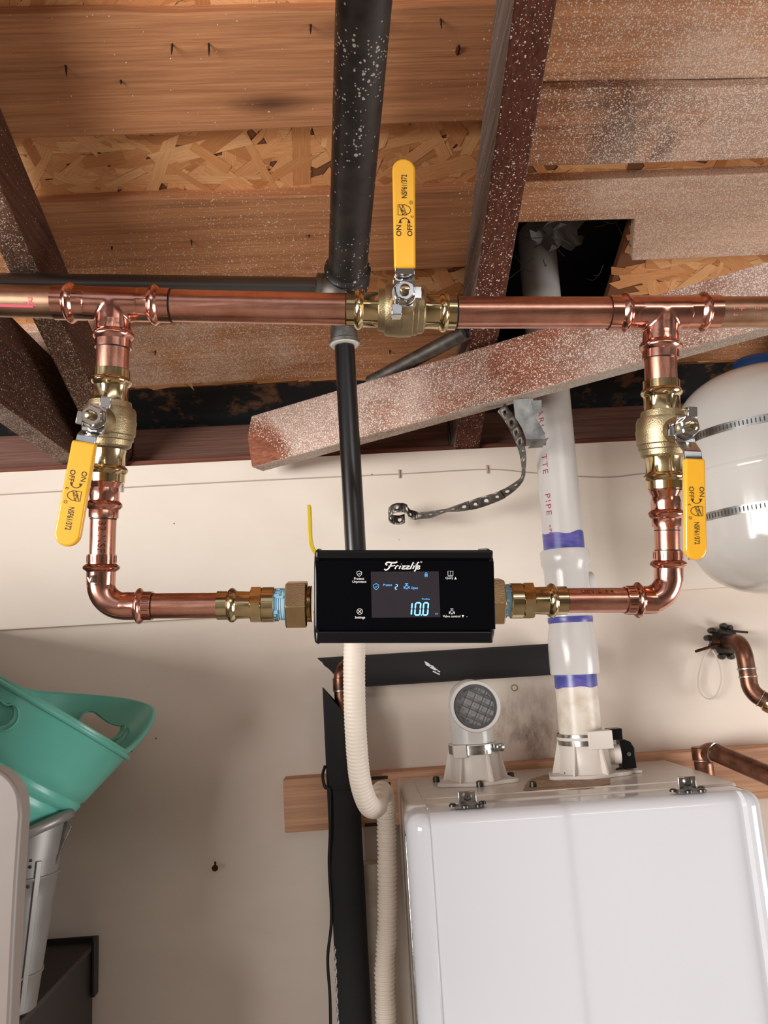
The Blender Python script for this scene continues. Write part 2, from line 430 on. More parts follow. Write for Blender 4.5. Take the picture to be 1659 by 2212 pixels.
def stroke2d(pts, wd, closed=False):
    """flat ribbon along 2-D points"""
    v_ = []; f_ = []; L = len(pts)
    for i in range(L):
        a = pts[i-1] if (closed or i) else pts[0]; b = pts[(i+1) % L] if (closed or i < L-1) else pts[-1]
        dx, dy = b[0]-a[0], b[1]-a[1]; q = math.hypot(dx, dy) or 1; nx, ny = -dy/q*wd/2, dx/q*wd/2
        v_ += [(pts[i][0]+nx, pts[i][1]+ny), (pts[i][0]-nx, pts[i][1]-ny)]
    for i in range(L if closed else L-1):
        j = (i+1) % L; f_.append((2*i, 2*i+1, 2*j+1, 2*j))
    return v_, f_
def circ2d(cx, cy, r, n=20, a0=0, a1=2*PI): return [(cx+r*math.cos(a0+(a1-a0)*i/n), cy+r*math.sin(a0+(a1-a0)*i/n)) for i in range(n+(abs(a1-a0) < 2*PI-.01))]
def beadp(t0, t1, r0, rm, k=6):
    return [(t0+(t1-t0)*i/k, r0+(rm-r0)*math.sin(PI*i/k)) for i in range(k+1)]

# ================================================================== THE SETTING
WY = 1.33; WT = CZ+.362
b = MB().abox(-2.4, 2.2, WY, WY+.12, 0, WT); wall_back = struct(b.build('wall_back', 'wall', smooth=False), 'cream painted drywall behind the water heater')
zp = atY(330, 1341, WY-.014).z
MB().abox(-2.4, 2.2, WY-.014, WY, zp, WT).build('panel', 'wall_panel', wall_back, smooth=False)['label'] = 'lighter upper strip of cream drywall'
pts = [atY(x, y, WY-.0152) for x, y in ((-60, 1072), (120, 1062), (330, 1050), (560, 1038), (862, 1024), (1050, 1014), (1145, 1021), (1300, 1031), (1400, 1022), (1500, 1018))]
MB().tube(cr(pts, 6), .0011, 6).build('wire', 'wire', wall_back)['label'] = 'thin painted wire stapled along the wall'
for px in (262, 862, 1052):
    p = atY(px, {262: 1054, 862: 1024, 1052: 1014}[px], WY-.0152)
    MB().box(p, V((.0012, 0, 0)), V((0, .0025, 0)), V((0, 0, .0075))).build('staple', 'wire', wall_back)
pts = [atY(px, py, WY-.0005) for px, py in circ2d(1112, 1486, 6.5, 14)]
MB().tube(pts, .0008, 6, closed=True).build('ring_mark', 'stain', wall_back)
MB().abox(-2.4, 2.2, WY-.004, 1.46, WT, WT+.012).build('plate', 'plate', wall_back, bevel=.002)['label'] = 'reddish wooden top plate edge'
b = MB().abox(-2.52, -2.4, -.15, WY+.12, 0, 2.5); b.abox(-2.52, -2.4, -3.6, -2.95, 0, 2.9); b.abox(-2.52, -2.4, -2.95, -.15, 2.55, 2.9); b.abox(-2.52, -2.4, -2.95, -.15, 0, 1.45)
struct(b.build('wall_left', 'wall_plain', smooth=False), 'garage side wall around a wide window')
b = MB().abox(2.2, 2.32, -3.6, -.45, 0, 2.9); b.abox(2.2, 2.32, .65, WY+.12, 0, 2.5); b.abox(2.2, 2.32, -.45, .65, 0, .72); b.abox(2.2, 2.32, -.45, .65, 1.72, 2.6)  # gap in this wall is added for the side fill lamp
struct(b.build('wall_right', 'wall_plain', smooth=False), 'plain garage side wall with an opening added for the fill lamp')
struct(MB().abox(-2.52, 2.32, -3.6, WY+.12, -.1, 0).build('floor', 'concrete', smooth=False), 'bare concrete garage floor')
b = MB().abox(-2.4, 2.2, -3.6, -3.45, 0, 2.6)
struct(b.build('wall_front', 'wall_plain', smooth=False), 'plain garage end wall')

b = MB().abox(-1.3, -.64, .60, WY, 0, zp+.004)  # unseen block, added to cast shade on the lower-left wall
struct(b.build('shade_blocker', 'blocker', smooth=False), 'unseen half-height block added to shade the lower-left wall')
SL = .4167; RN = V((0, SL, 1)).normalized(); RS = V((0, 1, -SL)).normalized(); RX = V((1, 0, 0))
def RF(x, y, off=0): return V((x, y, CZ+1.01-SL*y))+RN*off
def rbox(b, x0, x1, y0, y1, o0, o1):
    c = RF((x0+x1)/2, (y0+y1)/2, (o0+o1)/2)
    return b.box(c, RX*((x1-x0)/2), RS*((y1-y0)/2*math.sqrt(1+SL*SL)), RN*((o1-o0)/2))
HX0, HX1, HY0, HY1 = .243, .432, .986, 1.262
b = MB(); T0, T1 = .02, .034
rbox(b, -2.5, HX0, -1.1, 1.30, T0, T1); rbox(b, HX1, 2.3, -1.1, 1.30, T0, T1); rbox(b, HX0, HX1, -1.1, HY0, T0, T1); rbox(b, HX0, HX1, HY1, 1.30, T0, T1)
ceiling = struct(b.build('ceiling', 'osb_base', smooth=False), 'underside of the roof, strand board over spaced planks')
ceiling.data.transform(Matrix.Translation(ceiling.location)); ceiling.location = (0, 0, 0)
zr = CZ+1.01+SL*1.1
MB().box(V((-.1, -2.35, zr-.5)), V((2.4, 0, 0)), V((0, 1.25, -.5)), V((0, .006, .014))).build('rear_slope', 'osb_base', ceiling, smooth=False)
rbox(MB(), -2.5, 2.3, 1.285, 1.47, T0-.001, T1).build('tar_strip', 'tar', ceiling, smooth=False)['label'] = 'black tar-stained strip at the eaves'

def osb_flakes():
    vs_, fs, tone, uv = [], [], [], []
    k = 0
    while k < 7000:
        x = random.uniform(-.75, 1.0); y = random.uniform(.25, 1.29)
        L = random.uniform(.02, .07); W = random.uniform(.003, .013)
        if HX0-.05 < x < HX1+.045 and HY0-.03 < y < HY1+.03: k += 1; continue
        a = random.gauss(0, .55) if random.random() < .7 else random.uniform(0, PI)
        if y > 1.235: a = random.gauss(0, .08); y = min(y, 1.272)
        c = RF(x, y, .0196-random.random()*.0012); u = RX*math.cos(a)+RS*math.sin(a); v = RS*math.cos(a)-RX*math.sin(a)
        n_ = len(vs_); tl = RN*random.uniform(-.0006, .0006)
        tip = random.uniform(.5, 1)
        vs_ += [c-u*L-v*W*tip, c+u*L*tip-v*W+tl, c+u*L+v*W*tip+tl, c-u*L*tip+v*W]
        fs.append((n_, n_+1, n_+2, n_+3)); tone.append(random.random()); q = random.random()*9
        uv += [(q, q), (q+L*20, q), (q+L*20, q+W*20), (q, q+W*20)]; k += 1
    me = bpy.data.meshes.new('strands'); me.from_pydata(vs_, [], fs)
    at = me.attributes.new('tone', 'FLOAT', 'FACE'); at.data.foreach_set('value', tone)
    ul = me.uv_layers.new(name='UVMap'); ul.data.foreach_set('uv', [q for p in uv for q in p])
    me.materials.append(MAT['osb']); o = bpy.data.objects.new('wood_strands', me); col.objects.link(o); o.parent = ceiling
    o['kind'] = 'stuff'; o['label'] = 'overlapping golden wood strands of the strand board'
osb_flakes()

def plank(x0, x1, y0, y1, o0=0, o1=.0205, mat='plank', lab=None):
    # slightly wavy long edges
    n = 22; b = MB(); lo = []; hi = []
    ph = random.random()*9
    for i in range(n+1):
        x = x0+(x1-x0)*i/n
        lo.append(RF(x, y0+.0022*math.sin(x*9+ph)+.001*math.sin(x*31), o0)); hi.append(RF(x, y1+.0018*math.sin(x*7+ph*2), o0))
    b.prism(lo+hi[::-1], RN*(o1-o0))
    o = b.build('plank', mat, ceiling, bevel=.002, smooth=False)
    if lab: o['label'] = lab
    return o
RXC = .207
for y0, y1 in ((.30, .42), (.51, .635)): plank(-1.4, RXC, y0, y1)
pA = plank(-1.4, RXC, .724, .849, lab='bare brown plank with nail tips poking through')
pB = plank(-1.4, RXC, .934, 1.054, lab='brown plank behind the yellow upright lever')
pC = plank(-1.4, RXC, 1.135, 1.259, lab='plank whitened by paint overspray near the eaves')
for y0, y1 in ((.30, .42), (.51, .64)): plank(RXC, 1.6, y0, y1)
plank(RXC, 1.6, .655, .806)
plank(RXC, 1.6, .807, .896, -.016, .0205, 'plank_stained', 'thicker plank with dark knotty stain and speckles')
b = MB(); F0, F1 = .927, 1.054
poly = [RF(RXC, F0), RF(1.6, F0), RF(1.6, F1), RF(HX1+.012, F1), RF(HX1-.004, .987), RF(RXC, .985)]
b.prism(poly, RN*.0205); b.build('plank', 'plank', ceiling, bevel=.002, smooth=False)['label'] = 'speckled plank notched around the roof hole'
plank(HX1+.03, 1.6, 1.135, 1.259)

def two_mat(o, m2, test):
    o.data.materials.append(MAT[m2])
    for p in o.data.polygons:
        if test(p.normal): p.material_index = 1
for i, cx in enumerate((.207-1.842, .207-1.228, -.407, .207, .207+.614, .207+1.228, .207+1.842)):
    b = rbox(MB(), cx-(.017 if i == 3 else .019), cx+(.028 if i == 3 else .019), -1.05, 1.38, -.089, 0)
    o = b.build('rafter', 'rafter_grey' if i == 3 else 'rafter_left', ceiling, bevel=.003, smooth=False)
    two_mat(o, 'rafter_red' if i == 3 else 'rafter_bottom_left', lambda n: n.z < -.8)
    if i == 3: o['label'] = 'rafter with a grey weathered side and red-brown speckled underside'
    if i == 2: o['label'] = 'dark brown rafter at left running down to the eaves'
# ceiling joist at lower left
p0 = atY(145, 976, 1.26); jz = p0.z
b = MB().abox(p0.x-.038, p0.x, -1.0, 1.40, jz, jz+.14)
o = b.build('joist', 'joist', ceiling, bevel=.003, smooth=False); two_mat(o, 'joist_bottom', lambda n: n.z < -.8); o['label'] = 'dark ceiling joist end with whitened underside at left'
for x0, x1 in ((-1.0, -.427), (-.387, .187), (.227, .8)):
    MB().abox(x0, x1, 1.352, 1.39, WT+.012, WT+.078).build('blocking', 'blocking', ceiling, bevel=.003, smooth=False)
# diagonal brace
BA = atY(548, 952, 1.245); BB = atY(1659, 634, .925)
bd = (BB-BA).normalized(); bn = bd.cross(V((0, 0, 1))).normalized(); bu = bn.cross(bd).normalized()
if bn.y > 0: bn = -bn
b = MB(); BB2 = BA+bd*1.35
HW = .0445
poly = [BA-bu*HW+bd*-.01, BB2-bu*HW, BB2+bu*HW, BA+bu*HW+bd*.0, BA+bu*HW*.2-bd*.012]
b.prism(poly, -bn*.036)
brace = b.build('brace', 'brace', ceiling, bevel=.003, smooth=False); two_mat(brace, 'brace_edge', lambda n: n.z < -.8)
brace['label'] = 'slanting speckled brace crossing in front of the vent pipe'
# nails poking through the planks
nl = MB().lathe(V((0, 0, .004)), V((0, 0, -1)), [(0, .0011), (.010, .0011), (.0155, .0002)], 7)
nail_me = None
for pl, px, py, s in ((pA, 372, 96, 1), (pA, 451, 95, 1.2), (pA, 142, 142, 1.1), (pA, 671, 54, 1), (pA, 261, 174, .4), (pA, 952, 42, .9), (pB, 413, 519, .6), (pB, 242, 533, .4), (pB, 668, 508, .35), (pC, 336, 758, .6), (pC, 842, 757, .6)):
    p = roofP(px, py); 
    o = nl.build('nail', 'nail', pl); o.location = p-wloc(pl); o.rotation_euler = (random.uniform(-.12, .12), random.uniform(-.12, .12), 0); o.scale = (1.1, 1.1, s*1.15)
# knot in the plank right of the upright lever
p = roofP(989, 112); MB().sphere(p, .006, 10, V((.5, 1.9, .3))).build('knot', 'rafter_red', pA)
# cavity over the roof hole
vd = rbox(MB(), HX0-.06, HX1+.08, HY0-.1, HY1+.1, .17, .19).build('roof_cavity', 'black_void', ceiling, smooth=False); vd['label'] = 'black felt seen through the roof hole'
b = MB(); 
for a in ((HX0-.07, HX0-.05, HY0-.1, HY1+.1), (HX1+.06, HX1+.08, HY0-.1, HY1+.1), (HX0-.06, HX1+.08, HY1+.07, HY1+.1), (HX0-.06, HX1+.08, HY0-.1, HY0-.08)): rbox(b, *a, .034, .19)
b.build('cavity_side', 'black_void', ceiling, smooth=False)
vs_ = []; fs = []
for i in range(9):
    for j in range(9):
        vs_.append(RF(.315+.075*i/8+.012*math.sin(j*1.1), 1.02+.075*j/8, .09+.012*math.sin(i*1.7+j*.9)+.008*random.random()))
fs = [(i*9+j, i*9+j+1, i*9+j+10, i*9+j+9) for i in range(8) for j in range(8)]
MB().add(vs_, fs).build('plastic_flap', 'plastic_sheet', ceiling)['label'] = 'crumpled grey plastic inside the roof hole'
b = MB()
for i in range(14):
    x = random.uniform(.30, .43); y = random.uniform(.99, 1.12); p = RF(x, y, random.uniform(.01, .06)); q = p+V((random.gauss(0, .035), random.gauss(0, .035), random.gauss(0, .02))); c_ = (p+q)/2-V((0, 0, .008))
    b.tube(cr([p, c_, q], 4), .0006, 4)
o = b.build('cobweb', 'web', ceiling); o['kind'] = 'stuff'; o['label'] = 'grey cobweb strands in the roof hole'
# old conduit end behind the brace
c0 = thing('conduit', atY(900, 770, 1.14), 'short brown conduit with an open end above the brace', 'conduit')
p0, p1 = atY(1006, 718, 1.06), atY(800, 826, 1.2); d = p1-p0
MB().lathe(p0, d, [(0, .0085), (0, .0115), (d.length, .0115)], 20, cap0=False).lathe(p0, d, [(0, .0085), (.03, .0085)], 20, cap0=False).build('tube', 'galv_dull', c0)
MB().lathe(p0+d.normalized()*.004, d, [(0, .0086), (.002, .0086)], 16).build('dark_bore_disc', 'slot', c0)  # disc across the bore, dark colour stands in for the shade inside

# ================================================================== THE COPPER LOOP
def along(p, q): return (q-p).normalized()
def pipe(p, q, r, name, mat, label, cat='pipe', extra=None, n=32, group=None):
    """a straight length of tube as one thing with ends p, q; black insertion marks as parts"""
    t = thing(name, (p+q)/2-V((0, 0, r)), label, cat, group)
    d = q-p
    MB().lathe(p, d, [(0, r*.85), (0, r), (d.length, r), (d.length, r*.85)], n).build('tube', mat, t)
    return t
def ringmark(t, p, d, r, wd=.0012, mat='marker', a0=0, a1=2*PI):
    MB().lathe(p-d*wd/2, d, [(0, r), (0, r+.0002), (wd, r+.0002), (wd, r)], 32, False, False).build('insertion_mark', mat, t)
R1, R34 = .0143, .0111
def cyl_text(t, s, p, d, r, size, up, name, mat, align='CENTER', shear=0, bold=0):
    """lettering wrapped on a tube: p centre on the axis, d reading direction, up letter-up direction seen from outside"""
    n_out = d.cross(up).normalized()
    v2, f2 = text2d(s, size, shear, bold, align)
    b = MB().add([p+d*x+n_out*(r*math.cos(y/r))+up*(r*math.sin(y/r)) for x, y in v2], f2)
    return b.build(name, mat, t, smooth=False)
def toward(p, d):                      # unit vector from a tube axis point towards the viewer, square to the tube
    v = (CAM-p); v -= d*v.dot(d); return v.normalized()

k1 = mpp(A(800, 668))
# ---- straight tubes
T = {}
spec = [('stub_left', (-70, 648), (135, 653.5), R1, 'copper_aged', 'dull aged copper pipe with pink stencil entering from the left edge'),
        ('mid_left', (355, 660), (760, 668.5), R1, 'copper_h', 'upper copper pipe between the left tee and the brass valve'),
        ('mid_right', (972, 675), (1328, 675.4), R1, 'copper_h', 'upper copper pipe between the brass valve and the right tee'),
        ('stub_right', (1535, 674.6), (1740, 673.6), R1, 'copper_aged', 'dull aged copper pipe with red stencil leaving at the right edge'),
        ('nip_left', (244.5, 740), (242, 806), R1, 'copper', 'short copper nipple under the left tee'),
        ('nip_right', (1426.5, 765), (1428, 830), R1, 'copper', 'short copper nipple under the right tee'),
        ('drop_left', (223.8, 1110), (220.4, 1206), R34, 'copper', 'left drop of etched copper pipe above the elbow'),
        ('drop_right', (1441, 1136), (1442.5, 1198), R34, 'copper', 'right drop of short copper pipe above the elbow'),
        ('low_left', (318, 1308.8), (482, 1307.5), R34, 'copper_h', 'lower copper pipe between left elbow and brass adapter'),
        ('low_right', (1214, 1297), (1364, 1296.2), R34, 'copper_h', 'lower copper pipe between brass adapter and right elbow')]
for key, a, c, r, mat, lab in spec:
    T[key] = pipe(A(*a), A(*c), r, 'copper_pipe', mat, lab)
    p, q = A(*a), A(*c); d = along(p, q)
    if key == 'mid_left': ringmark(T[key], A(371, 660.4), d, r, .0016); ringmark(T[key], A(747, 668.2), d, r)
    if key == 'mid_right': ringmark(T[key], A(986, 675), d, r, .0014); ringmark(T[key], A(1314, 675.4), d, r, .0016)
    if key == 'low_left': ringmark(T[key], A(330, 1308.6), d, r, .0014); ringmark(T[key], A(471, 1307.6), d, r)
    if key == 'low_right': ringmark(T[key], A(1223, 1297), d, r, .001); ringmark(T[key], A(1353, 1296.3), d, r, .0014)
    if key == 'nip_left': ringmark(T[key], A(244, 753), d, r, .0012); ringmark(T[key], A(242.2, 799), d, r, .0006)
    if key == 'nip_right': ringmark(T[key], A(1426.7, 776), d, r, .0012)
    if key == 'drop_left': ringmark(T[key], A(223.3, 1121), d, r, .0014)
    if key == 'drop_right': ringmark(T[key], A(1442.3, 1188.5), d, r, .001); ringmark(T[key], A(1441.2, 1146), d, r, .001)
    if key == 'stub_left':
        for i in range(2):
            pp = A(28, 650.5); up = (V((0, 0, 1))*.9+V((0, -.3, 0))).normalized(); up = (up-d*up.dot(d)).normalized()
            if i == 0: cyl_text(T[key], 'I/-R/', A(72, 651.5), d, r+.0002, .011, toward(pp, d).cross(d)*1.0, 'stencil', 'pink_print', bold=.01)
    if key == 'stub_left':
        tw = (toward(A(40, 651), d)+V((0, 0, -.35))).normalized(); c_ = A(10, 650.2)
        MB().box(c_+tw*(r+.0001), d*.03, tw*.0002, d.cross(tw)*.0012).build('pink_streak', 'pink_print', T[key])
    if key == 'stub_right':
        cyl_text(T[key], 'LT   III', A(1598, 674), d, r+.0002, .010, toward(A(1598, 674), d).cross(d), 'stencil', 'pink_print', bold=.0)
    if key == 'drop_left':
        pp = A(222, 1160); tw = (toward(pp, d)+V((-.12, 0, 0))).normalized(); cyl_text(T[key], '32 NSF', pp, d, r+.00015, .0095, -(d.cross(tw)).normalized(), 'etching', 'etch')
    if key == 'low_right':
        pp = A(1285, 1296.7); tw = (toward(pp, d)+V((0, 0, .9))).normalized(); cyl_text(T[key], 'USN  L  3/4', pp, d, r+.00015, .006, -(d.cross(tw)).normalized(), 'etching', 'etch')
    if key == 'mid_right':
        pp = A(988, 675)
        MB().add(*[[(A(989, 657)+V((0, -.0115, 0))), A(1003, 657)+V((0, -.0115, 0)), A(1003, 660)+V((0, -.0118, 0)), A(989, 660)+V((0, -.0118, 0))], [(0, 1, 2, 3)]]).build('pen_tick', 'marker', T[key])

def pf(a, c, items, n=48):
    """lathe profile from pixel stations along the axis a->c; items (t pixels from a, width px[, hex]) ; bead = ('b', t0, t1, w0, wm)"""
    p, q = A(*a), A(*c); k = mpp((p+q)/2); d = along(p, q); prof = []
    for it in items:
        if it[0] == 'b': prof += [(t*k, r*k/2) for t, r in beadp(it[1], it[2], it[3], it[4])]
        else: prof.append((it[0]*k, it[1]*k/2)+tuple(it[2:]))
    return p, d, prof
def fit(name, parent, mat, a, c, items, caps=(True, True), u=None, n=48):
    p, d, prof = pf(a, c, items)
    return MB().lathe(p, d, prof, n, caps[0], caps[1], u).build(name, mat, parent, ang=28)

def press_cup(name, parent, a, c, mat, w, wb, L=(20, 17, 40), hexneck=.0):
    """press socket from its open mouth a inward along a->c"""
    l0, l1, l2 = L
    it = [(0, w*.9), (0, w), (l0, w), ('b', l0, l0+l1, w, wb), (l0+l1+1, w-1, hexneck), (l0+l1+l2*.55, w-1, hexneck), (l0+l1+l2, w-2)]
    o = fit(name, parent, mat, a, c, it, (False, True))
    return o
# ---- tees
def tee(label, ctr, le, re, bot, w=74, wb=88):
    t = thing('press_tee', A(*bot)-V((0, 0, .0)), label, 'pipe fitting')
    cx, cy = ctr
    press_cup('socket', t, le, ctr, 'copper_fit', w, wb, (24, 20, 30), .25)
    press_cup('socket', t, re, ctr, 'copper_fit', w, wb, (24, 20, 30), .25)
    press_cup('socket', t, bot, ctr, 'copper_fit', w+2, wb+1, (17, 21, 20), .25)
    # body: run and branch with a swept saddle
    p, q, c0, bb = A(*le), A(*re), A(*ctr), A(*bot); k = mpp(c0); d = along(p, q); e = along(c0, bb)
    b = MB().lathe(c0-d*62*k, d, [(0, 36.5*k), (124*k, 36.5*k)], 40)
    b.lathe(c0, e, [(0, 37*k), (58*k, 37*k)], 40)
    nrm = d.cross(e).normalized()
    for sg in (-1, 1):                        # swept shoulders where the branch leaves the run
        b.lathe(c0+d*(sg*22*k)+e*10*k, e*1.0+d*(-sg*.55), [(0, 30*k), (44*k, 20*k)], 24)
    o = b.build('body', 'copper_fit', t)
    md = o.modifiers.new('fuse', 'REMESH'); md.mode = 'VOXEL'; md.voxel_size = .0011; md.use_smooth_shade = True
    md = o.modifiers.new('soften', 'SMOOTH'); md.iterations = 14; md.factor = .5
    return t
tee('copper press tee at upper left above the slanted valve', (246, 657), (119, 653.6), (369, 660.3), (244.5, 753))
tee('copper press tee at upper right before the white tank', (1427, 675.6), (1314, 675.4), (1549, 674.6), (1426.8, 776))
# ---- elbows and reducers
def elbow(label, top, corner, end, w=62, wb=78):
    t = thing('press_elbow', A(*corner), label, 'pipe fitting'); 
    P, C, Q = A(*top), A(*corner), A(*end); k = mpp(C); a = along(C, P); e = along(C, Q)
    la = (P-C).length; le = (Q-C).length
    pts = fillet([C+a*(la-55*k), C, C+e*(le-55*k)], 50*k, 12)
    MB().tube(pts, 29.5*k, 36).build('bend', 'copper_fit', t)
    for pp, dd, ll in ((P, -a, la), (Q, -e, le)):
        prof = [(0, w*.9*k/2), (0, w*k/2), (20*k, w*k/2)]+[(x*k, r*k/2) for x, r in beadp(20, 36, w, wb)]+[(37*k, (w-1)*k/2, .2), (56*k, (w-1)*k/2, .2), (66*k, 59*k/2)]
        MB().lathe(pp, dd, prof, 48, False, True).build('socket', 'copper_fit', t, ang=28)
        for j in range(9):                                   # stamped ticks on the rim facing the room
            an = -1.3+2.6*j/8; tw = toward(pp, dd); sd = dd.cross(tw); nn = tw*math.cos(an)+sd*math.sin(an)
            MB().box(pp+dd*10*k+nn*(w*k/2), dd*(7*k), nn*.00025, nn.cross(dd)*(.9*k)).build('stamp', 'etch', t)
    return t
el = elbow('copper press elbow at lower left turning towards the monitor', (219.8, 1198), (217, 1309.5), (330, 1308.7))
er = elbow('copper press elbow at lower right turning up to the right valve', (1442.6, 1190), (1446, 1295.5), (1350, 1296.3))
def blacklabel(t, px, py, wpx, hpx, s):
    p = A(px, py); k = mpp(p); d = along(A(px, py-20), A(px, py+20)); r = 31.9*k; tw = toward(p, d); x = tw.cross(d); 
    if x.dot(RT) < 0: x = -x
    vs_ = []; n_ = 8
    for i in range(n_+1):
        an = (-.5+i/n_)*wpx*k/r
        for y in (-.5, .5): vs_.append(p+d*(y*hpx*k)+tw*(math.cos(an)*r)+x*(math.sin(an)*r))
    MB().add(vs_, [(2*i, 2*i+1, 2*i+3, 2*i+2) for i in range(n_)]).build('label_patch', 'marker', t)
    v2, f2 = text2d(s, .009)
    MB().add([p-d*yy+tw*(math.cos(xx/r)*(r+.0002))+x*(math.sin(xx/r)*(r+.0002)) for xx, yy in v2], f2).build('label_print', 'copper_fit', t, smooth=False)
blacklabel(el, 211, 1250, 34, 16, 'viega')
def reducer(label, a, c, w0=74, items=None):
    t = thing('press_reducer', A(*c), label, 'pipe fitting')
    fit('body', t, 'copper_fit', a, c, [(0, w0-6), (8, w0-4), (20, 58), (26, 60), (30, 62, .3), (46, 62, .3), ('b', 48, 68, 61, 77), (69, 62), (85, 62), (85, 55)], (True, False))
    return t
reducer('copper press reducer below the left valve', (227.5, 1034), (223.5, 1120))
rr_ = reducer('copper press reducer with a black label below the right valve', (1437, 1053), (1441, 1145))
blacklabel(rr_, 1462, 1097, 14, 16, 'vi')
# ---- press adapters beside the monitor
def adapter(label, a, c, flip):
    t = thing('press_adapter', A(*a)-V((0, 0, .012)), label, 'pipe fitting')
    fit('socket', t, 'brass', a, c, [(0, 54), (0, 62), (22, 62), ('b', 22, 41, 62, 75), (43, 62, .5), (70, 60, .5), (76, 58)], (False, True))
    fit('hex', t, 'brass', a, c, [(72, 74), (74, 79, 1), (94, 79, 1), (96, 74)])
    fit('collar', t, 'brass', a, c, [(95, 70), (97, 76), (121, 76), (124, 68)])
    k = mpp(A(*a)); p, q = A(*a), A(*c); d = along(p, q)
    prof = []
    for i in range(13): prof.append(((120+i*2.5)*k, (32.5+1.4*(i % 2)+random.uniform(-.8, .8))*k))
    MB().lathe(p, d, prof, 40).build('thread_sealant', 'blue_tape', t)
    # torn tape flecks
    b = MB()
    for i in range(26):
        an = random.uniform(0, 2*PI); u, w_ = frame(d); nn = u*math.cos(an)+w_*math.sin(an); pp = p+d*random.uniform(121, 150)*k+nn*34*k
        b.box(pp, nn*.0009, d*random.uniform(.0008, .003), nn.cross(d)*random.uniform(.0004, .0012))
    b.build('tape_flecks', 'blue_tape', t)['kind'] = 'stuff'
    return t
adapter('brass press adapter with blue thread tape left of the monitor', (470, 1307.6), (600, 1305.8), False)
adapter('brass press adapter with blue thread tape right of the monitor', (1222, 1297), (1090, 1298), True)

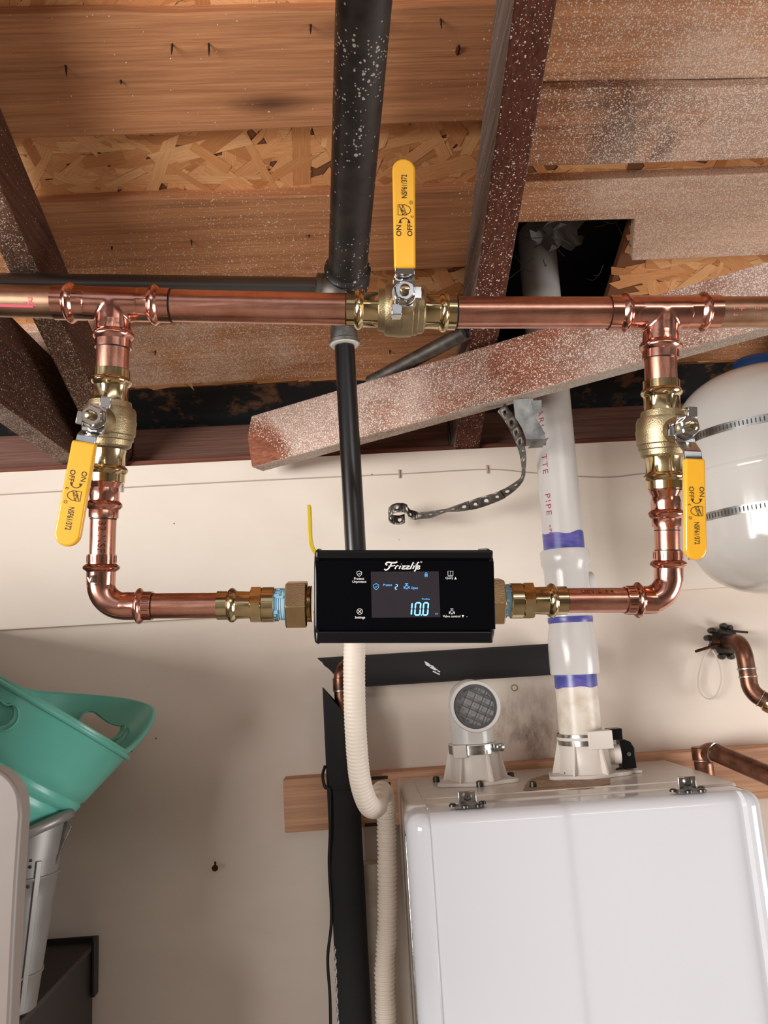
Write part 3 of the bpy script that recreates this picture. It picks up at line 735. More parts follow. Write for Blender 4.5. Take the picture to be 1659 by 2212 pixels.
# ---- ball valves
def lever(t, C, s, hn, gb, gt, wide, grip0=None):
    """C stem foot on the valve axis, s stem direction, hn nut height; gb, gt pixels of the grip's start and tip"""
    hp = C+s*(hn+.010)
    G0, G1 = hit(*gb, hp, s), hit(*gt, hp, s)
    O = C+s*hn; u = (G1-G0).normalized(); O2 = hp
    a1 = (G1-O2).dot(u); a0 = (G0-O2).dot(u)
    lat = ((G0-O2)-u*a0); 
    v = s.cross(u).normalized(); off = (G0-O2).dot(v)
    u2 = (G1-O2).normalized() if abs(off) > .0001 else u
    u = u2; v = s.cross(u).normalized(); a1 = (G1-O2).dot(u); a0 = (G0-O2).dot(u)
    L = lambda a, h, bq: O+u*a+s*h+v*bq
    # stem, packing boss, hex nut
    MB().lathe(C+s*.012, s, [(0, .0125), (hn-.022, .0115), (hn-.018, .0095), (hn-.012, .0085)], 28).build('stem_boss', 'brass_cast', t)
    # lever: plate round the stem, then the bent neck
    pr = [(-.0105, -.0035, .0155), (.0085, -.0035, .019), (.0125, -.0025, .0185), (a0*.75, .0075, .0165), (a0+.002, .0095, .0165), (a1-.006, .0095, .0165)]
    b = MB(); n_ = len(pr); th = .0026
    for (a, h, wd) in pr:
        for bq in (-wd/2, wd/2):
            for hh in (0, th): b.v.append(L(a, h+hh-.004, bq))
    for i in range(n_-1):
        o_ = 4*i
        b.f += [(o_, o_+4, o_+6, o_+2), (o_+1, o_+3, o_+7, o_+5), (o_, o_+1, o_+5, o_+4), (o_+2, o_+6, o_+7, o_+3)]
    b.f += [(0, 2, 3, 1), (4*n_-4, 4*n_-3, 4*n_-1, 4*n_-2)]
    lv = b.build('lever', 'chrome', t, bevel=.0008, ang=30)
    # stop tang folded off the plate
    MB().box(L(-.0135, -.005, .0065), u*.0045, v*.0045, s*.0016).box(L(-.0175, -.0095, .0065), u*.0012, v*.0045, s*.006).build('stop_tang', 'chrome', lv, bevel=.0006)
    MB().box(L(.002, -.006, -.0125), u*.0055, v*.003, s*.0014).build('stop_ear', 'chrome', lv, bevel=.0006)
    MB().lathe(L(0, -.004, 0), s, [(0, .0105), (.0012, .0105)], 28).build('washer', 'chrome', t)
    MB().lathe(L(0, -.0025, 0), s, [(0, .0088, 1), (.0058, .0088, 1), (.007, .0078, .6)], 36, u=u+v*.2).build('nut', 'chrome', t, ang=25)
    MB().lathe(L(0, .002, 0), s, [(0, .0042), (.0062, .0042), (.0067, .0034)], 18).build('stem', 'brass', t)
    # grip: capsule outline, thick, rounded
    n2 = 12; outl = []; w0, w1 = wide*.93/2, wide/2
    outl += [(a0, -w0), (a0, w0)]
    for i in range(n2+1):
        an = PI/2-PI*i/n2; outl.append((a1-w1+w1*math.cos(an), w1*math.sin(an)))
    h0, h1 = .0042, .0102
    g = MB().prism([L(a, h0, bq) for a, bq in outl], s*(h1-h0))
    grip = g.build('grip', 'yellow', lv, bevel=.0018, seg=3, ang=30)
    # print
    S = (a1-a0)/.091
    def put(v2, f2, name='print'):
        return v2, f2
    b = MB(); hz = h1-.004+.0042
    def add2(v2, f2, at, side): b.add([L(a0+(at+x)*S, h1+.0003, side+y) for x, y in v2], f2)
    # letters: reading from base to tip, letter-up = +v' where v' is left when the lever points up
    sg = 1
    def addt(s_, size, at, side, **k):
        v2, f2 = text2d(s_, size, **k); add2(v2, f2, at, side)
    v2, f2 = text2d('NSF61/372', .0066, bold=.008); add2([(.067+x*.68, y-.0003) for x, y in v2], f2, 0, 0)
    addt('ON', .0060, .030, .0048, bold=.004); addt('OFF', .0060, .0305, -.0046, bold=.004)
    v2, f2 = stroke2d(circ2d(.0365, 0, .0040, 12, -1.25, 1.25), .0006); add2(v2, f2, 0, 0)
    add2([(.0362, .0052), (.0395, .0036), (.0362, .0024)], [(0, 1, 2)], 0, 0); add2([(.0362, -.0052), (.0395, -.0036), (.0362, -.0024)], [(0, 1, 2)], 0, 0)
    sh = [(.043, .0055), (.0515, .0055), (.0515, -.001), (.0495, -.0045), (.0472, -.0055), (.045, -.0045), (.043, -.001)]
    v2, f2 = stroke2d(sh, .0005, True); add2(v2, f2, 0, 0)
    v2, f2 = stroke2d([(.043, .0012), (.0515, .0045)], .0004); add2(v2, f2, 0, 0)
    v2, f2 = stroke2d([(.043, -.0018), (.0512, .0012)], .0004); add2(v2, f2, 0, 0)
    v2, f2 = text2d('UPC', .0042, bold=.01); ca, sa = math.cos(.35), math.sin(.35)
    add2([(.0473+x*ca-y*sa, .0016+x*sa+y*ca) for x, y in v2], f2, 0, 0)
    addt('c', .005, .0418, -.0062); 
    v2, f2 = stroke2d(circ2d(.0535, -.0058, .0013, 12), .0003, True); add2(v2, f2, 0, 0); addt('R', .0017, .0535, -.0058)
    b.build('print', 'ink', grip, smooth=False)
    return lv
def valve(label, ctr, axis_a, axis_b, nut, gb, gt, stations, wide, hn=.042):
    C = A(*ctr); d = along(A(*axis_a), A(*axis_b)); k = mpp(C)
    t = thing('ball_valve', C-V((0, 0, .03)), label, 'valve', 'yellow-lever ball valves on the copper loop')
    # stem direction so that the nut stands hn above the axis
    r = ray(*nut).normalized(); oc = CAM-C; bq = oc.dot(r); cq = oc.dot(oc)-hn*hn
    disc = max(bq*bq-cq, 0); N_ = CAM+r*(-bq-math.sqrt(disc)); s = (N_-C).normalized()
    s = (s-d*s.dot(d)).normalized() if abs(s.dot(d)) < .9 else s
    L0, L1 = stations
    def sub(items): return [((x*k, rr*k/2)+tuple(rest)) for x, rr, *rest in items]
    def cup(sgn, L):
        w, wb = 76, 87
        prof = [(-L, w*.9), (-L, w), (-L+17, w), *[(-L+17+17*i/6, w+(wb-w)*math.sin(PI*i/6)) for i in range(7)], (-L+36, w-3, .55), (-L+58, w-4, .55), (-L+70, w)]
        MB().lathe(C, d*sgn, sub(prof), 48, False, True, u=s).build('press_end', 'brass', t, ang=25)
    cup(1, L0); cup(-1, L1)
    MB().lathe(C, d, sub([(-51, 80), (-50, 88), (-37, 92), (-36, 104), (-28, 110), (0, 112), (22, 110), (24, 104), (33, 104), (35, 98), (46, 95), (50, 84)]), 48).build('body', 'brass_cast', t, ang=30)
    MB().lathe(C, d, sub([(-8, 113.5), (-2, 113.5)]), 48).build('casting_seam', 'brass_cast', t)
    lever(t, C, s, hn, gb, gt, wide)
    return t
valve('ball valve with upright yellow lever in the middle of the upper pipe', (867, 671.5), (749, 668.3), (985, 675), (862, 631), (866, 577), (872, 342), (118, 117), .0196)
valve('ball valve with yellow lever hanging on the left drop', (236, 918), (242, 798), (229.5, 1042), (201, 900), (176, 953), (140, 1180), (120, 124), .0215)
valve('ball valve with yellow lever hanging beside the white tank', (1432, 939), (1428, 822), (1436, 1057), (1487, 935), (1494, 990), (1506, 1210), (117, 118), .0196)

# ================================================================== THE LEAK MONITOR
def monitor():
    MC = A(872, 1300); fwd = -AN
    FP = MC+fwd*.040                                  # front glass plane
    M_ = lambda px, py, h=0: hit(px, py, FP, AN)+fwd*h
    t = thing('flow_monitor', M_(872, 1396)+V((0, .035, 0)), 'black flow monitor box with lit display between two brass nuts', 'monitor')
    TL, TR, BL, BR = M_(678, 1184), M_(1066, 1184), M_(678, 1397), M_(1072, 1393)
    ex = ((TR+BR)/2-(TL+BL)/2); W = ex.length; ex.normalize(); ez = fwd.cross(ex).normalized()
    if ez.z < 0: ez = -ez
    O = (TL+TR+BL+BR)/4; H = (((TL+TR)-(BL+BR))/2).dot(ez)
    def body(name, x0, x1, prof, mat, bev=0, cuts=8):
        # prof: list of (z, y) in the cross-section; rounded ends
        b = MB(); n = len(prof); rings = []
        r = .004
        for i in range(7):
            a_ = PI/2*i/6; rings.append((x0+r*(1-math.sin(a_)), r*(1-math.cos(a_))))
        for i in range(7):
            a_ = PI/2*(6-i)/6; rings.append((x1-r*(1-math.sin(a_)), r*(1-math.cos(a_))))
        cz_ = sum(p[0] for p in prof)/n; cy_ = sum(p[1] for p in prof)/n; prev = None
        for x, ins in rings:
            k = len(b.v)
            for z, y in prof:
                dz, dy = z-cz_, y-cy_; q = math.hypot(dz, dy); f = (q-ins*.9)/q
                b.v.append(O+ex*x+ez*(cz_+dz*f)+fwd*(cy_+dy*f))
            if prev is None: b.f.append(tuple(range(k, k+n)))
            else: b.bridge(prev, k, n)
            prev = k
        b.f.append(tuple(range(prev+n-1, prev-1, -1)))
        return b.build(name, mat, t, ang=50)
    h = H/2; R = .017; prof = []
    for i in range(9):
        a_ = PI/2*i/8; prof.append((-h+R*(1-math.cos(a_)), -R-.0006+R*math.sin(a_)))
    for i in range(9):
        a_ = PI/2*(8-i)/8; prof.append((h-R*(1-math.cos(a_)), -R-.0006+R*math.sin(a_)))
    prof += [(h, -.06), (h-.006, -.066), (-h+.006, -.066), (-h, -.06)]
    body('housing', -W/2, W/2, prof, 'black_plastic')
    # flat gloss panel
    a0, a1 = M_(682, 1211), M_(1066, 1212); c0, c1 = M_(684, 1360), M_(1070, 1359)
    fl = lambda p, hh: p-fwd*((p-O).dot(fwd))+fwd*hh
    MB().prism([fl(a0, -.002), fl(a1, -.002), fl(c1, -.002), fl(c0, -.002)], fwd*.0034).build('front_panel', 'black_gloss', t, bevel=.0006)
    # two rounded rails, top and bottom, with a thin groove against the panel
    for y0, y1 in ((1188, 1208), (1363, 1390)):
        p, q = M_(681, (y0+y1)/2), M_(1066, (y0+y1)/2)
        MB().box((fl(p, -.003)+fl(q, -.003))/2, (q-p)/2, ez*((y1-y0)/2*mpp(p)), fwd*.0022).build('rail', 'black_plastic', t, bevel=.0018, seg=3)
    hs = .0016
    P = lambda x, y: fl(M_(x, y), hs)
    sc = MB().prism([fl(M_(801, 1235), .0010), fl(M_(947, 1234), .0010), fl(M_(951, 1333), .0010), fl(M_(803, 1334), .0010)], fwd*.0006).build('screen', 'lcd', t)
    def put(shapes, name, mat, par, hh=.0019):
        b = MB()
        for v2, f2 in shapes: b.add([fl(M_(x, y), hh) for x, y in v2], f2)
        return b.build(name, mat, par, smooth=False)
    def tx(s, x, y, size, **k):
        v2, f2 = text2d(s, size, **k); return [(x+a, y-c) for a, c in v2], f2
    st = stroke2d
    # brand lettering in a sloped script
    S = []
    def scr(pts, wd=2.6):
        p3 = cr([V((x, y, 0)) for x, y in pts], 6); S.append(st([(p.x, p.y) for p in p3], wd))
    x0 = 0
    scr([(830, 1229), (833, 1231), (838, 1229), (843, 1222), (846, 1216)], 3.0)          # F stem
    scr([(836, 1221), (833, 1218), (838, 1214.5), (846, 1215.5), (853, 1215.5), (858, 1213.5)], 3.0)
    scr([(839, 1223), (846, 1222.5), (853, 1221.5)], 2.2)
    scr([(853, 1229), (856, 1222.5)], 2.8); scr([(855, 1225), (858, 1222), (861, 1222.5)], 2.4)
    scr([(862, 1229), (865, 1222)], 2.8); scr([(866.5, 1218.6), (867, 1218)], 2.6)
    for zx in (867, 876):
        scr([(zx+1, 1222.5), (zx+5, 1222.5), (zx+9, 1222)], 2.2); scr([(zx+9, 1222.3), (zx+4, 1225.5), (zx, 1228.5)], 2.4); scr([(zx, 1228.6), (zx+4, 1229), (zx+9, 1228.4)], 2.2)
    scr([(886, 1229), (889, 1222), (893, 1214.5)], 2.8)
    scr([(891.5, 1229), (894.5, 1222)], 2.8); scr([(896, 1218.6), (896.5, 1218)], 2.6)
    scr([(894, 1234), (897, 1231.5), (899, 1224), (901.5, 1216.5), (905, 1214.5)], 2.6); scr([(895.5, 1222.5), (904, 1221.5)], 2.0)
    scr([(899.5, 1226.5), (903.5, 1225.5), (906.5, 1223.2), (904, 1222), (900.5, 1224), (900, 1228), (903, 1229.3), (907, 1227)], 2.2)
    S.append(st(circ2d(909.5, 1214, 1.7, 10), .5, True)); S.append(tx('R', 909.5, 1214, 2.2))
    put(S, 'brand_print', 'print_white', t)
    def shield(cx, cy, s, wd):
        o = [(0, -1), (.45, -.75), (.9, -.62), (.88, .1), (.5, .7), (0, 1), (-.5, .7), (-.88, .1), (-.9, -.62), (-.45, -.75)]
        return [st([(cx+x*s*.95, cy+y*s) for x, y in o], wd, True), st([(cx-.38*s, cy-.02*s), (cx-.08*s, cy+.28*s), (cx+.42*s, cy-.28*s)], wd)]
    def valve_icon(cx, cy, s, wd):
        return [st([(cx-.55*s, cy-s), (cx+.55*s, cy-s)], wd*1.3), st([(cx, cy-s), (cx, cy-.35*s)], wd), st([(cx-.5*s, cy-.35*s), (cx+.5*s, cy-.35*s), (cx+.5*s, cy+.55*s), (cx-.5*s, cy+.55*s)], wd, True),
                st([(cx-.9*s, cy-.1*s), (cx-.9*s, cy+.8*s)], wd*1.4), st([(cx+.9*s, cy-.1*s), (cx+.9*s, cy+.8*s)], wd*1.4), st([(cx-.9*s, cy+.3*s), (cx-.5*s, cy+.3*s)], wd), st([(cx+.9*s, cy+.3*s), (cx+.5*s, cy+.3*s)], wd), st([(cx-.35*s, cy+.8*s), (cx+.35*s, cy+.8*s)], wd)]
    K = []
    K += shield(776, 1239, 6, 1.1); K += [tx('Protect', 775.5, 1250, 7.2, bold=.012), tx('Unprotect', 776, 1256.7, 7.2, bold=.012)]
    K += [st(circ2d(777, 1320.5, 6, 18), 1.1, True), st([(774, 1317.5), (780, 1323.5)], 1.4), st([(780, 1317.5), (774, 1323.5)], 1.4), tx('Settings', 777.5, 1333.5, 7.2, bold=.012)]
    K += [st([(967, 1233.5), (972.3, 1233.5), (972.3, 1243), (967, 1243)], 1.0, True), st([(972.3, 1233.5), (978, 1233.5), (978, 1243), (972.3, 1243)], 1.0, True), st([(967, 1244.5), (978, 1244.5)], .9)]
    K += [tx('Query', 970, 1248.7, 6.4, bold=.01), ([(980.5, 1251.5), (986, 1251.5), (983.2, 1246)], [(0, 1, 2)])]
    K += valve_icon(975.5, 1321, 6, 1.0); K += [tx('Valve control', 975, 1331, 7, bold=.01), ([(996.5, 1328.5), (1002, 1328.5), (999.2, 1334)], [(0, 1, 2)]), (circ2d(1008, 1332, .8, 8), [tuple(range(8))])]
    bounds = [0, 4, 8, 13, len(K)]
    for i0, i1 in zip(bounds[:-1], bounds[1:]): put(K[i0:i1], 'key_print', 'print_white', t)
    D = shield(812.5, 1267, 6.6, 1.1)+[tx('Protect', 837, 1263.5, 6.4, bold=.012), tx('Open', 895, 1270, 6.8, bold=.012), tx('FlowRate', 919.5, 1293.8, 4.6, bold=.01), tx('L/h', 942.5, 1325.5, 4.8, bold=.01)]
    D += valve_icon(878, 1267, 6, 1.2)
    D += [st([(917.5, 1238.5), (922.5, 1238.5), (922.5, 1246), (917.5, 1246)], 1.0, True), st([(918.5, 1237), (921.5, 1237)], 1.0), st([(918, 1241), (922, 1241)], 1.2), st([(918, 1243.5), (922, 1243.5)], 1.2)]
    put(D, 'lcd_symbols', 'lcd_blue_dim', sc, .0020)
    SEG = {'0': 'abcdef', '1': 'bc', '2': 'abged', '8': 'abcdefg'}
    def digit(ch, x, y, w_, h_, wd, sl=.08):
        o = []
        C = {'a': ((0, 0), (1, 0)), 'b': ((1, 0), (1, .5)), 'c': ((1, .5), (1, 1)), 'd': ((0, 1), (1, 1)), 'e': ((0, .5), (0, 1)), 'f': ((0, 0), (0, .5)), 'g': ((0, .5), (1, .5))}
        for sgn in SEG[ch]:
            (ax, ay), (bx, by) = C[sgn]; X = lambda u, v: x+u*w_-(v-.5)*sl*h_; Yy = lambda v: y+v*h_
            p = (X(ax, ay), Yy(ay)); q = (X(bx, by), Yy(by)); dx, dy = q[0]-p[0], q[1]-p[1]; L = math.hypot(dx, dy); g = wd*.62/L
            p2 = (p[0]+dx*g, p[1]+dy*g); q2 = (q[0]-dx*g, q[1]-dy*g); nx, ny = -dy/L*wd/2, dx/L*wd/2
            o.append(([p, (p2[0]+nx, p2[1]+ny), (q2[0]+nx, q2[1]+ny), q, (q2[0]-nx, q2[1]-ny), (p2[0]-nx, p2[1]-ny)], [(0, 1, 2, 3, 4, 5)]))
        return o
    G = digit('1', 876, 1302, 13, 26, 3.2)+digit('0', 896.5, 1302, 11, 26, 3.2)+digit('0', 914, 1302, 10, 26, 3.2)+digit('2', 853.5, 1262.5, 4.5, 10, 1.4)
    G += [([(908.5, 1326.5), (911, 1326.5), (911, 1329.5), (908.5, 1329.5)], [(0, 1, 2, 3)])]
    put(G, 'lcd_digits', 'lcd_blue', sc, .0020)
    # brass unions on both sides
    k = mpp(A(660, 1305))
    for a, c in (((613, 1305.6), (690, 1304.4)), ((1100, 1297.8), (1050, 1298.4))):
        p, q = A(*a), A(*c); d = along(p, q); w_ = 44*k if a[0] < 800 else 30*k; o_ = 5*k if a[0] < 800 else 14*k
        nb = MB().lathe(p+d*o_, d, [(0, 46*k, 1), (2.5*k, 51*k, 1), (w_, 51*k, 1), (w_+2.5*k, 46*k, 1)], 48, u=V((0, .35, 1))); nb.build('union_nut', 'brass_nut', t, bevel=.0005, ang=25)
        pr = [(o_+w_, 40*k)]
        for i in range(7): pr.append((o_+w_+i*2*k, (38+2.2*(i % 2))*k))
        MB().lathe(p+d*0, d, pr, 40).build('threaded_neck', 'brass', t)
    return t
monitor()

# ================================================================== GAS PIPE
gx = atY(745, 760, .95).x; GY = .95
def gas():
    t = thing('gas_pipe', V((gx, GY, CZ+.12)), 'black iron gas pipe dropping behind the monitor from the rafters', 'pipe')
    top = hit(741, 600, CAM+V((0, GY, 0)), V((0, 1, 0)))
    # big overhead run
    P0 = atY(747, 588, .93); rr = .0243
    # far end known, near end so that it widens towards the top of the frame
    def atdepth(px, py, dd): r = ray(px, py); return CAM+r*dd
    Q0 = atdepth(750, 598, .98); Q1 = atdepth(786, 0, .655); dd = (Q1-Q0)
    MB().lathe(Q0, dd, [(0, rr), (dd.length*1.35, rr)], 40).build('overhead_run', 'iron', t)
    MB().lathe(Q0-dd.normalized()*.012, dd, [(0, .024), (.002, .029), (.026, .0295), (.03, .0245)], 40).build('elbow_collar', 'iron', t)
    # tee body under the collar and level run to the left
    C = Q0-dd.normalized()*.03+V((0, 0, -.01)); C = V((gx-.004, Q0.y+.012, C.z))
    MB().sphere(C, .030, 20, V((1, 1, 1))).build('elbow', 'galv_dull', t)
    L0 = atY(-60, 626, C.y+.005); 
    pl = V((C.x, C.y, C.z)); tgt = atY(690, 640, C.y)
    e0 = atY(-80, 619, C.y); e1 = atY(700, 629, C.y)
    d2 = e0-e1; MB().lathe(e1, d2, [(0, .0175), (d2.length, .0175)], 32).build('level_run', 'iron_grey', t)
    d2n = d2.normalized(); MB().lathe(e1-d2n*.012, d2, [(0, .0215), (.002, .0225), (.02, .0225), (.022, .0185)], 32).build('coupling', 'galv_dull', t)
    # reducer bell and black drop
    zt = atY(742, 705, GY).z; zb = atY(742, 745, GY).z
    x_ = gx
    MB().lathe(V((x_, GY, C.z)), V((0, 0, -1)), [(0, .0165), (C.z-zt, .0165), (C.z-zt+.006, .0178), (C.z-zb-.006, .0182), (C.z-zb-.004, .0205), (C.z-zb, .0205), (C.z-zb, .0165)], 36).build('reducer_bell', 'galv', t)
    MB().lathe(V((x_, GY, zb+.0015)), V((0, 0, -1)), [(0, .0195), (.003, .0175), (.004, .013)], 30).build('pipe_dope', 'plastic_cream', t)
    z1 = atY(766, 1290, GY).z
    MB().lathe(V((x_, GY, zb+.01)), V((0, 0, -1)), [(0, .0131), (zb+.01-z1, .0131)], 32).build('drop', 'black_pipe', t)
    # shut-off cock hidden behind the monitor, its yellow lever showing above
    vz = atY(766, 1260, GY).z
    MB().lathe(V((x_, GY, vz+.022)), V((0, 0, -1)), [(0, .017, 1), (.012, .017, 1), (.013, .02), (.03, .02), (.031, .017, 1), (.044, .017, 1)], 32).build('shutoff_body', 'brass_cast', t)
    a = atY(668, 1093, .94); b_ = atY(671, 1165, .94); c = atY(680, 1192, .945); d_ = V((x_-.015, GY, vz))
    pts = cr([a, (a+b_)/2, b_, c, (c+d_)/2, d_], 5)
    bb = MB(); 
    for i, p in enumerate(pts):
        wd = .0085; th = .0024
        tg = (pts[min(i+1, len(pts)-1)]-pts[max(i-1, 0)]).normalized(); n_ = V((0, 1, 0)).cross(tg).normalized()
        for sy in (-1, 1):
            for sn in (-1, 1): bb.v.append(p+V((0, wd*sy, 0))+n_*(th*sn))
    for i in range(len(pts)-1):
        o = 4*i; bb.f += [(o, o+1, o+5, o+4), (o+1, o+3, o+7, o+5), (o+3, o+2, o+6, o+7), (o+2, o, o+4, o+6)]
    bb.f += [(0, 2, 3, 1), (4*len(pts)-4, 4*len(pts)-3, 4*len(pts)-1, 4*len(pts)-2)]
    bb.build('shutoff_lever', 'yellow_old', t, bevel=.001)
gas()
# corrugated gas connector
def hose():
    pts = cr([V((gx, GY, atY(766, 1320, GY).z)), atY(766, 1400, .95), atY(766, 1520, .96), atY(771, 1620, .975), atY(779, 1690, .99), atY(796, 1738, 1.01), atY(814, 1742, 1.05), atY(820, 1716, 1.10), atY(829, 1712, 1.14), atY(834, 1760, 1.165), atY(836, 1860, 1.17), atY(836, 2000, 1.17), atY(831, 2100, 1.17), atY(835, 2260, 1.17), atY(838, 2420, 1.17)], 10)
    # resample evenly and ripple
    out = []; acc = 0; step = .0011; pos = [pts[0]]
    for i in range(len(pts)-1):
        a, c = pts[i], pts[i+1]; L = (c-a).length; x = step-acc
        while x <= L: pos.append(a.lerp(c, x/L)); x += step
        acc = (acc+L) % step if L else acc
    rs = []; n = len(pos)
    for i, p in enumerate(pos):
        s = i*step; lower = min(max((p.y-1.05)/.1, 0), 1)
        amp = .00035+.0009*lower
        rs.append(.0132+amp*math.cos(2*PI*s/(.0046+.0012*lower))+.0004*math.sin(s*140)*lower)
    t = thing('gas_connector', V((gx, 1.0, CZ-.5)), 'cream corrugated gas hose looping down beside the water heater', 'hose')
    MB().tube(pos, rs, 20).build('corrugated_tube', 'hose', t, ang=80)
    MB().lathe(V((gx, GY, atY(766, 1345, GY).z)), V((0, 0, 1)), [(0, .0165, 1), (.02, .0165, 1), (.022, .014)], 30).build('flare_nut', 'brass_nut', t)
hose()

# ================================================================== WATER HEATER
HZ = CZ-.184; HXL, HXR = .047, .494; HF, HB = .985, 1.286
def heater():
    t = thing('water_heater', V(((HXL+HXR)/2, HB, HZ-.64)), 'white wall-mounted tankless water heater with a stepped glossy front', 'water heater')
    cx = (HXL+HXR)/2; z0 = HZ-.63
    # case behind the front cover
    def loft(x0, x1, y0, y1, r, rt, zt, zb, name, mat, yfun=None, nseg=8):
        pl = []
        def arc(cx_, cy_, a0, a1):
            for i in range(nseg+1):
                a = a0+(a1-a0)*i/nseg; pl.append((cx_+r*math.cos(a), cy_+r*math.sin(a), math.cos(a), math.sin(a)))
        arc(x1-r, y0+r, 0, -PI/2)
        m_ = 160
        for i in range(1, m_):
            x = (x1-r)+(x0-x1+2*r)*i/m_; dy = yfun(x) if yfun else 0
            pl.append((x, y0+dy, 0, -1))
        arc(x0+r, y0+r, -PI/2, -PI)
        pl.append((x0, y1, -1, 0)); pl.append((x1, y1, 1, 0))
        b = MB(); n = len(pl); prev = None; rings = [(zb, 0)]+[(zt-rt+rt*math.sin(PI/2*i/8), rt*(1-math.cos(PI/2*i/8))) for i in range(9)]
        for z, ins in rings:
            k = len(b.v)
            for x, y, nx, ny in pl: b.v.append(V((x-nx*ins, y-ny*ins, z)))
            if prev is None: b.f.append(tuple(range(k+n-1, k-1, -1)))
            else: b.bridge(prev, k, n)
            prev = k
        b.f.append(tuple(range(prev, prev+n)))
        return b.build(name, mat, t, ang=38)
    xs = atY(1235, 1850, HF).x
    def yf(x):
        s = (x-xs)/.0042; st = 1/(1+math.exp(-max(-30, min(30, s*1.6)))); e = ((x-cx)/((HXR-HXL)/2))**2
        return .004*st+.006*e*e
    loft(HXL+.003, HXR-.003, HF+.055, HB, .02, .006, HZ, z0, 'case', 'heater_top')
    loft(HXL, HXR, HF, HF+.068, .026, .018, HZ-.002, z0, 'front_cover', 'heater', yf)
    # folded lip on the top plate and low ridge
    MB().abox(HXL+.03, HXR-.03, HF+.095, HF+.098, HZ-.001, HZ+.0012).build('top_ridge', 'heater_top', t, bevel=.0005)
    MB().abox(HXL+.028, HXL+.0295, HF+.03, HB-.03, HZ-.001, HZ+.0008).build('top_seam', 'heater_top', t)
    # polished left flank trim
    MB().abox(HXL-.0015, HXL+.001, HF+.03, HF+.06, z0, HZ-.03).build('side_trim', 'steel', t, bevel=.0008)
    # spring latches on the top front
    for px, py in ((1009, 1741), (1485, 1709)):
        c = atZ(px, py, HZ); c.z = HZ-.0015
        lt = MB().abox(c.x-.016, c.x+.02, c.y-.012, c.y+.004, HZ-.001, HZ+.0022).build('latch', 'galv_dull', t, bevel=.0006)
        MB().box(c+V((.001, .0, .010)), V((.0115, 0, 0)), V((0, .0009, 0)), V((0, 0, .0095))).build('upright_tab', 'steel', lt, bevel=.002)
        MB().lathe(c+V((.001, .0, .0135)), V((0, -1, 0)), [(0, .006), (.002, .0058), (.0036, .004)], 18).build('screw', 'screw', lt)
        MB().box(c+V((.001, -.0038, .0135)), V((.0032, 0, 0)), V((0, .0003, 0)), V((0, 0, .0006))).box(c+V((.001, -.0038, .0135)), V((.0006, 0, 0)), V((0, .0003, 0)), V((0, 0, .0032))).build('screw_slot', 'slot', lt)
        for dx, dy in ((-.018, 0), (.02, .004), (-.004, -.013), (.013, -.013)):
            MB().lathe(c+V((dx, dy, .002)), V((0, 0, 1)), [(0, .0048), (.0025, .0046), (.0038, .003)], 14).build('screw', 'screw_dark', lt)
    # loose flange screws and specks
    for px, py in ((942, 1680), (1036, 1690), (1103, 1671), (1151, 1691), (1225, 1671), (1338, 1662)):
        c = atZ(px, py, HZ+.006); MB().lathe(V((c.x, c.y, HZ)), V((0, 0, 1)), [(0, .0052), (.0072, .005), (.0085, .003)], 14).build('screw', 'screw_dark', t)
    # rust-stained slot in the top
    pl = []
    for i in range(40):
        a = 2*PI*i/40; q = atZ(1226+92*(abs(math.cos(a))**.5)*(1 if math.cos(a) > 0 else -1), 1693-.08*92*math.cos(a)+13*math.sin(a)*(1.0 if math.sin(a) > 0 else 1.6), HZ); pl.append(V((q.x+random.gauss(0, .0006), q.y+random.gauss(0, .0006), HZ+.0003)))
    MB().prism(pl, V((0, 0, .0004))).build('stained_patch', 'stain', t, smooth=False)['label'] = 'brown rust stain on the heater top'
    a, c = atZ(1134, 1707, HZ), atZ(1316, 1693, HZ); 
    dxx = (c-a).normalized(); yy = V((-dxx.y, dxx.x, 0)); pl = []
    for i in range(13): an = PI/2+PI*i/12; pl.append(a+dxx*(.008*math.cos(an)+.006)+yy*(.008*math.sin(an)))
    for i in range(13): an = -PI/2+PI*i/12; pl.append(c+dxx*(.008*math.cos(an)-.006)+yy*(.008*math.sin(an)))
    MB().prism([V((p.x, p.y, HZ+.0006)) for p in pl], V((0, 0, .0005))).build('slot', 'rust_edge', t, smooth=False)
    # ---- intake collar
    IC = atZ(1028, 1672, HZ); ic = V((.164, 1.195, HZ))
    def collar(cx_, cy_, r0, name):
        c = V((cx_, cy_, HZ)); pl = []
        for i in range(40):
            a = 2*PI*i/40; rr = r0*1.42+.013*max(0, math.cos(3*a+PI/2))**4; pl.append(c+V((rr*math.cos(a)*1.14, rr*math.sin(a)*.92, .0)))
        fl = MB().prism(pl, V((0, 0, .0055))).build(name, 'plastic_cream', t, bevel=.0012)
        MB().lathe(c+V((0, 0, .004)), V((0, 0, 1)), [(0, r0*1.22), (.004, r0*1.12), (.046, r0*1.05), (.050, r0*1.12), (.053, r0*1.12), (.053, r0)], 40).build('socket', 'plastic_cream', fl)
        for i in range(6):
            a = 2*PI*i/6-PI/2+.42; n_ = V((math.cos(a), math.sin(a), 0)); tn = V((-n_.y, n_.x, 0))
            p = c+n_*(r0*1.04); MB().prism([p+V((0, 0, .005))-tn*.0014, p+n_*(r0*.42)+V((0, 0, .005))-tn*.0014, p+n_*.002+V((0, 0, .052))-tn*.0014, p+V((0, 0, .052))-tn*.0014], tn*.0028).build('rib', 'plastic_cream', fl)
        return fl
    collar(ic.x, ic.y, .033, 'intake_collar')
    collar(VX, VY, .034, 'exhaust_collar')
    # test-port plug with black cap beside the exhaust collar
    p = atY(1313, 1640, VY); 
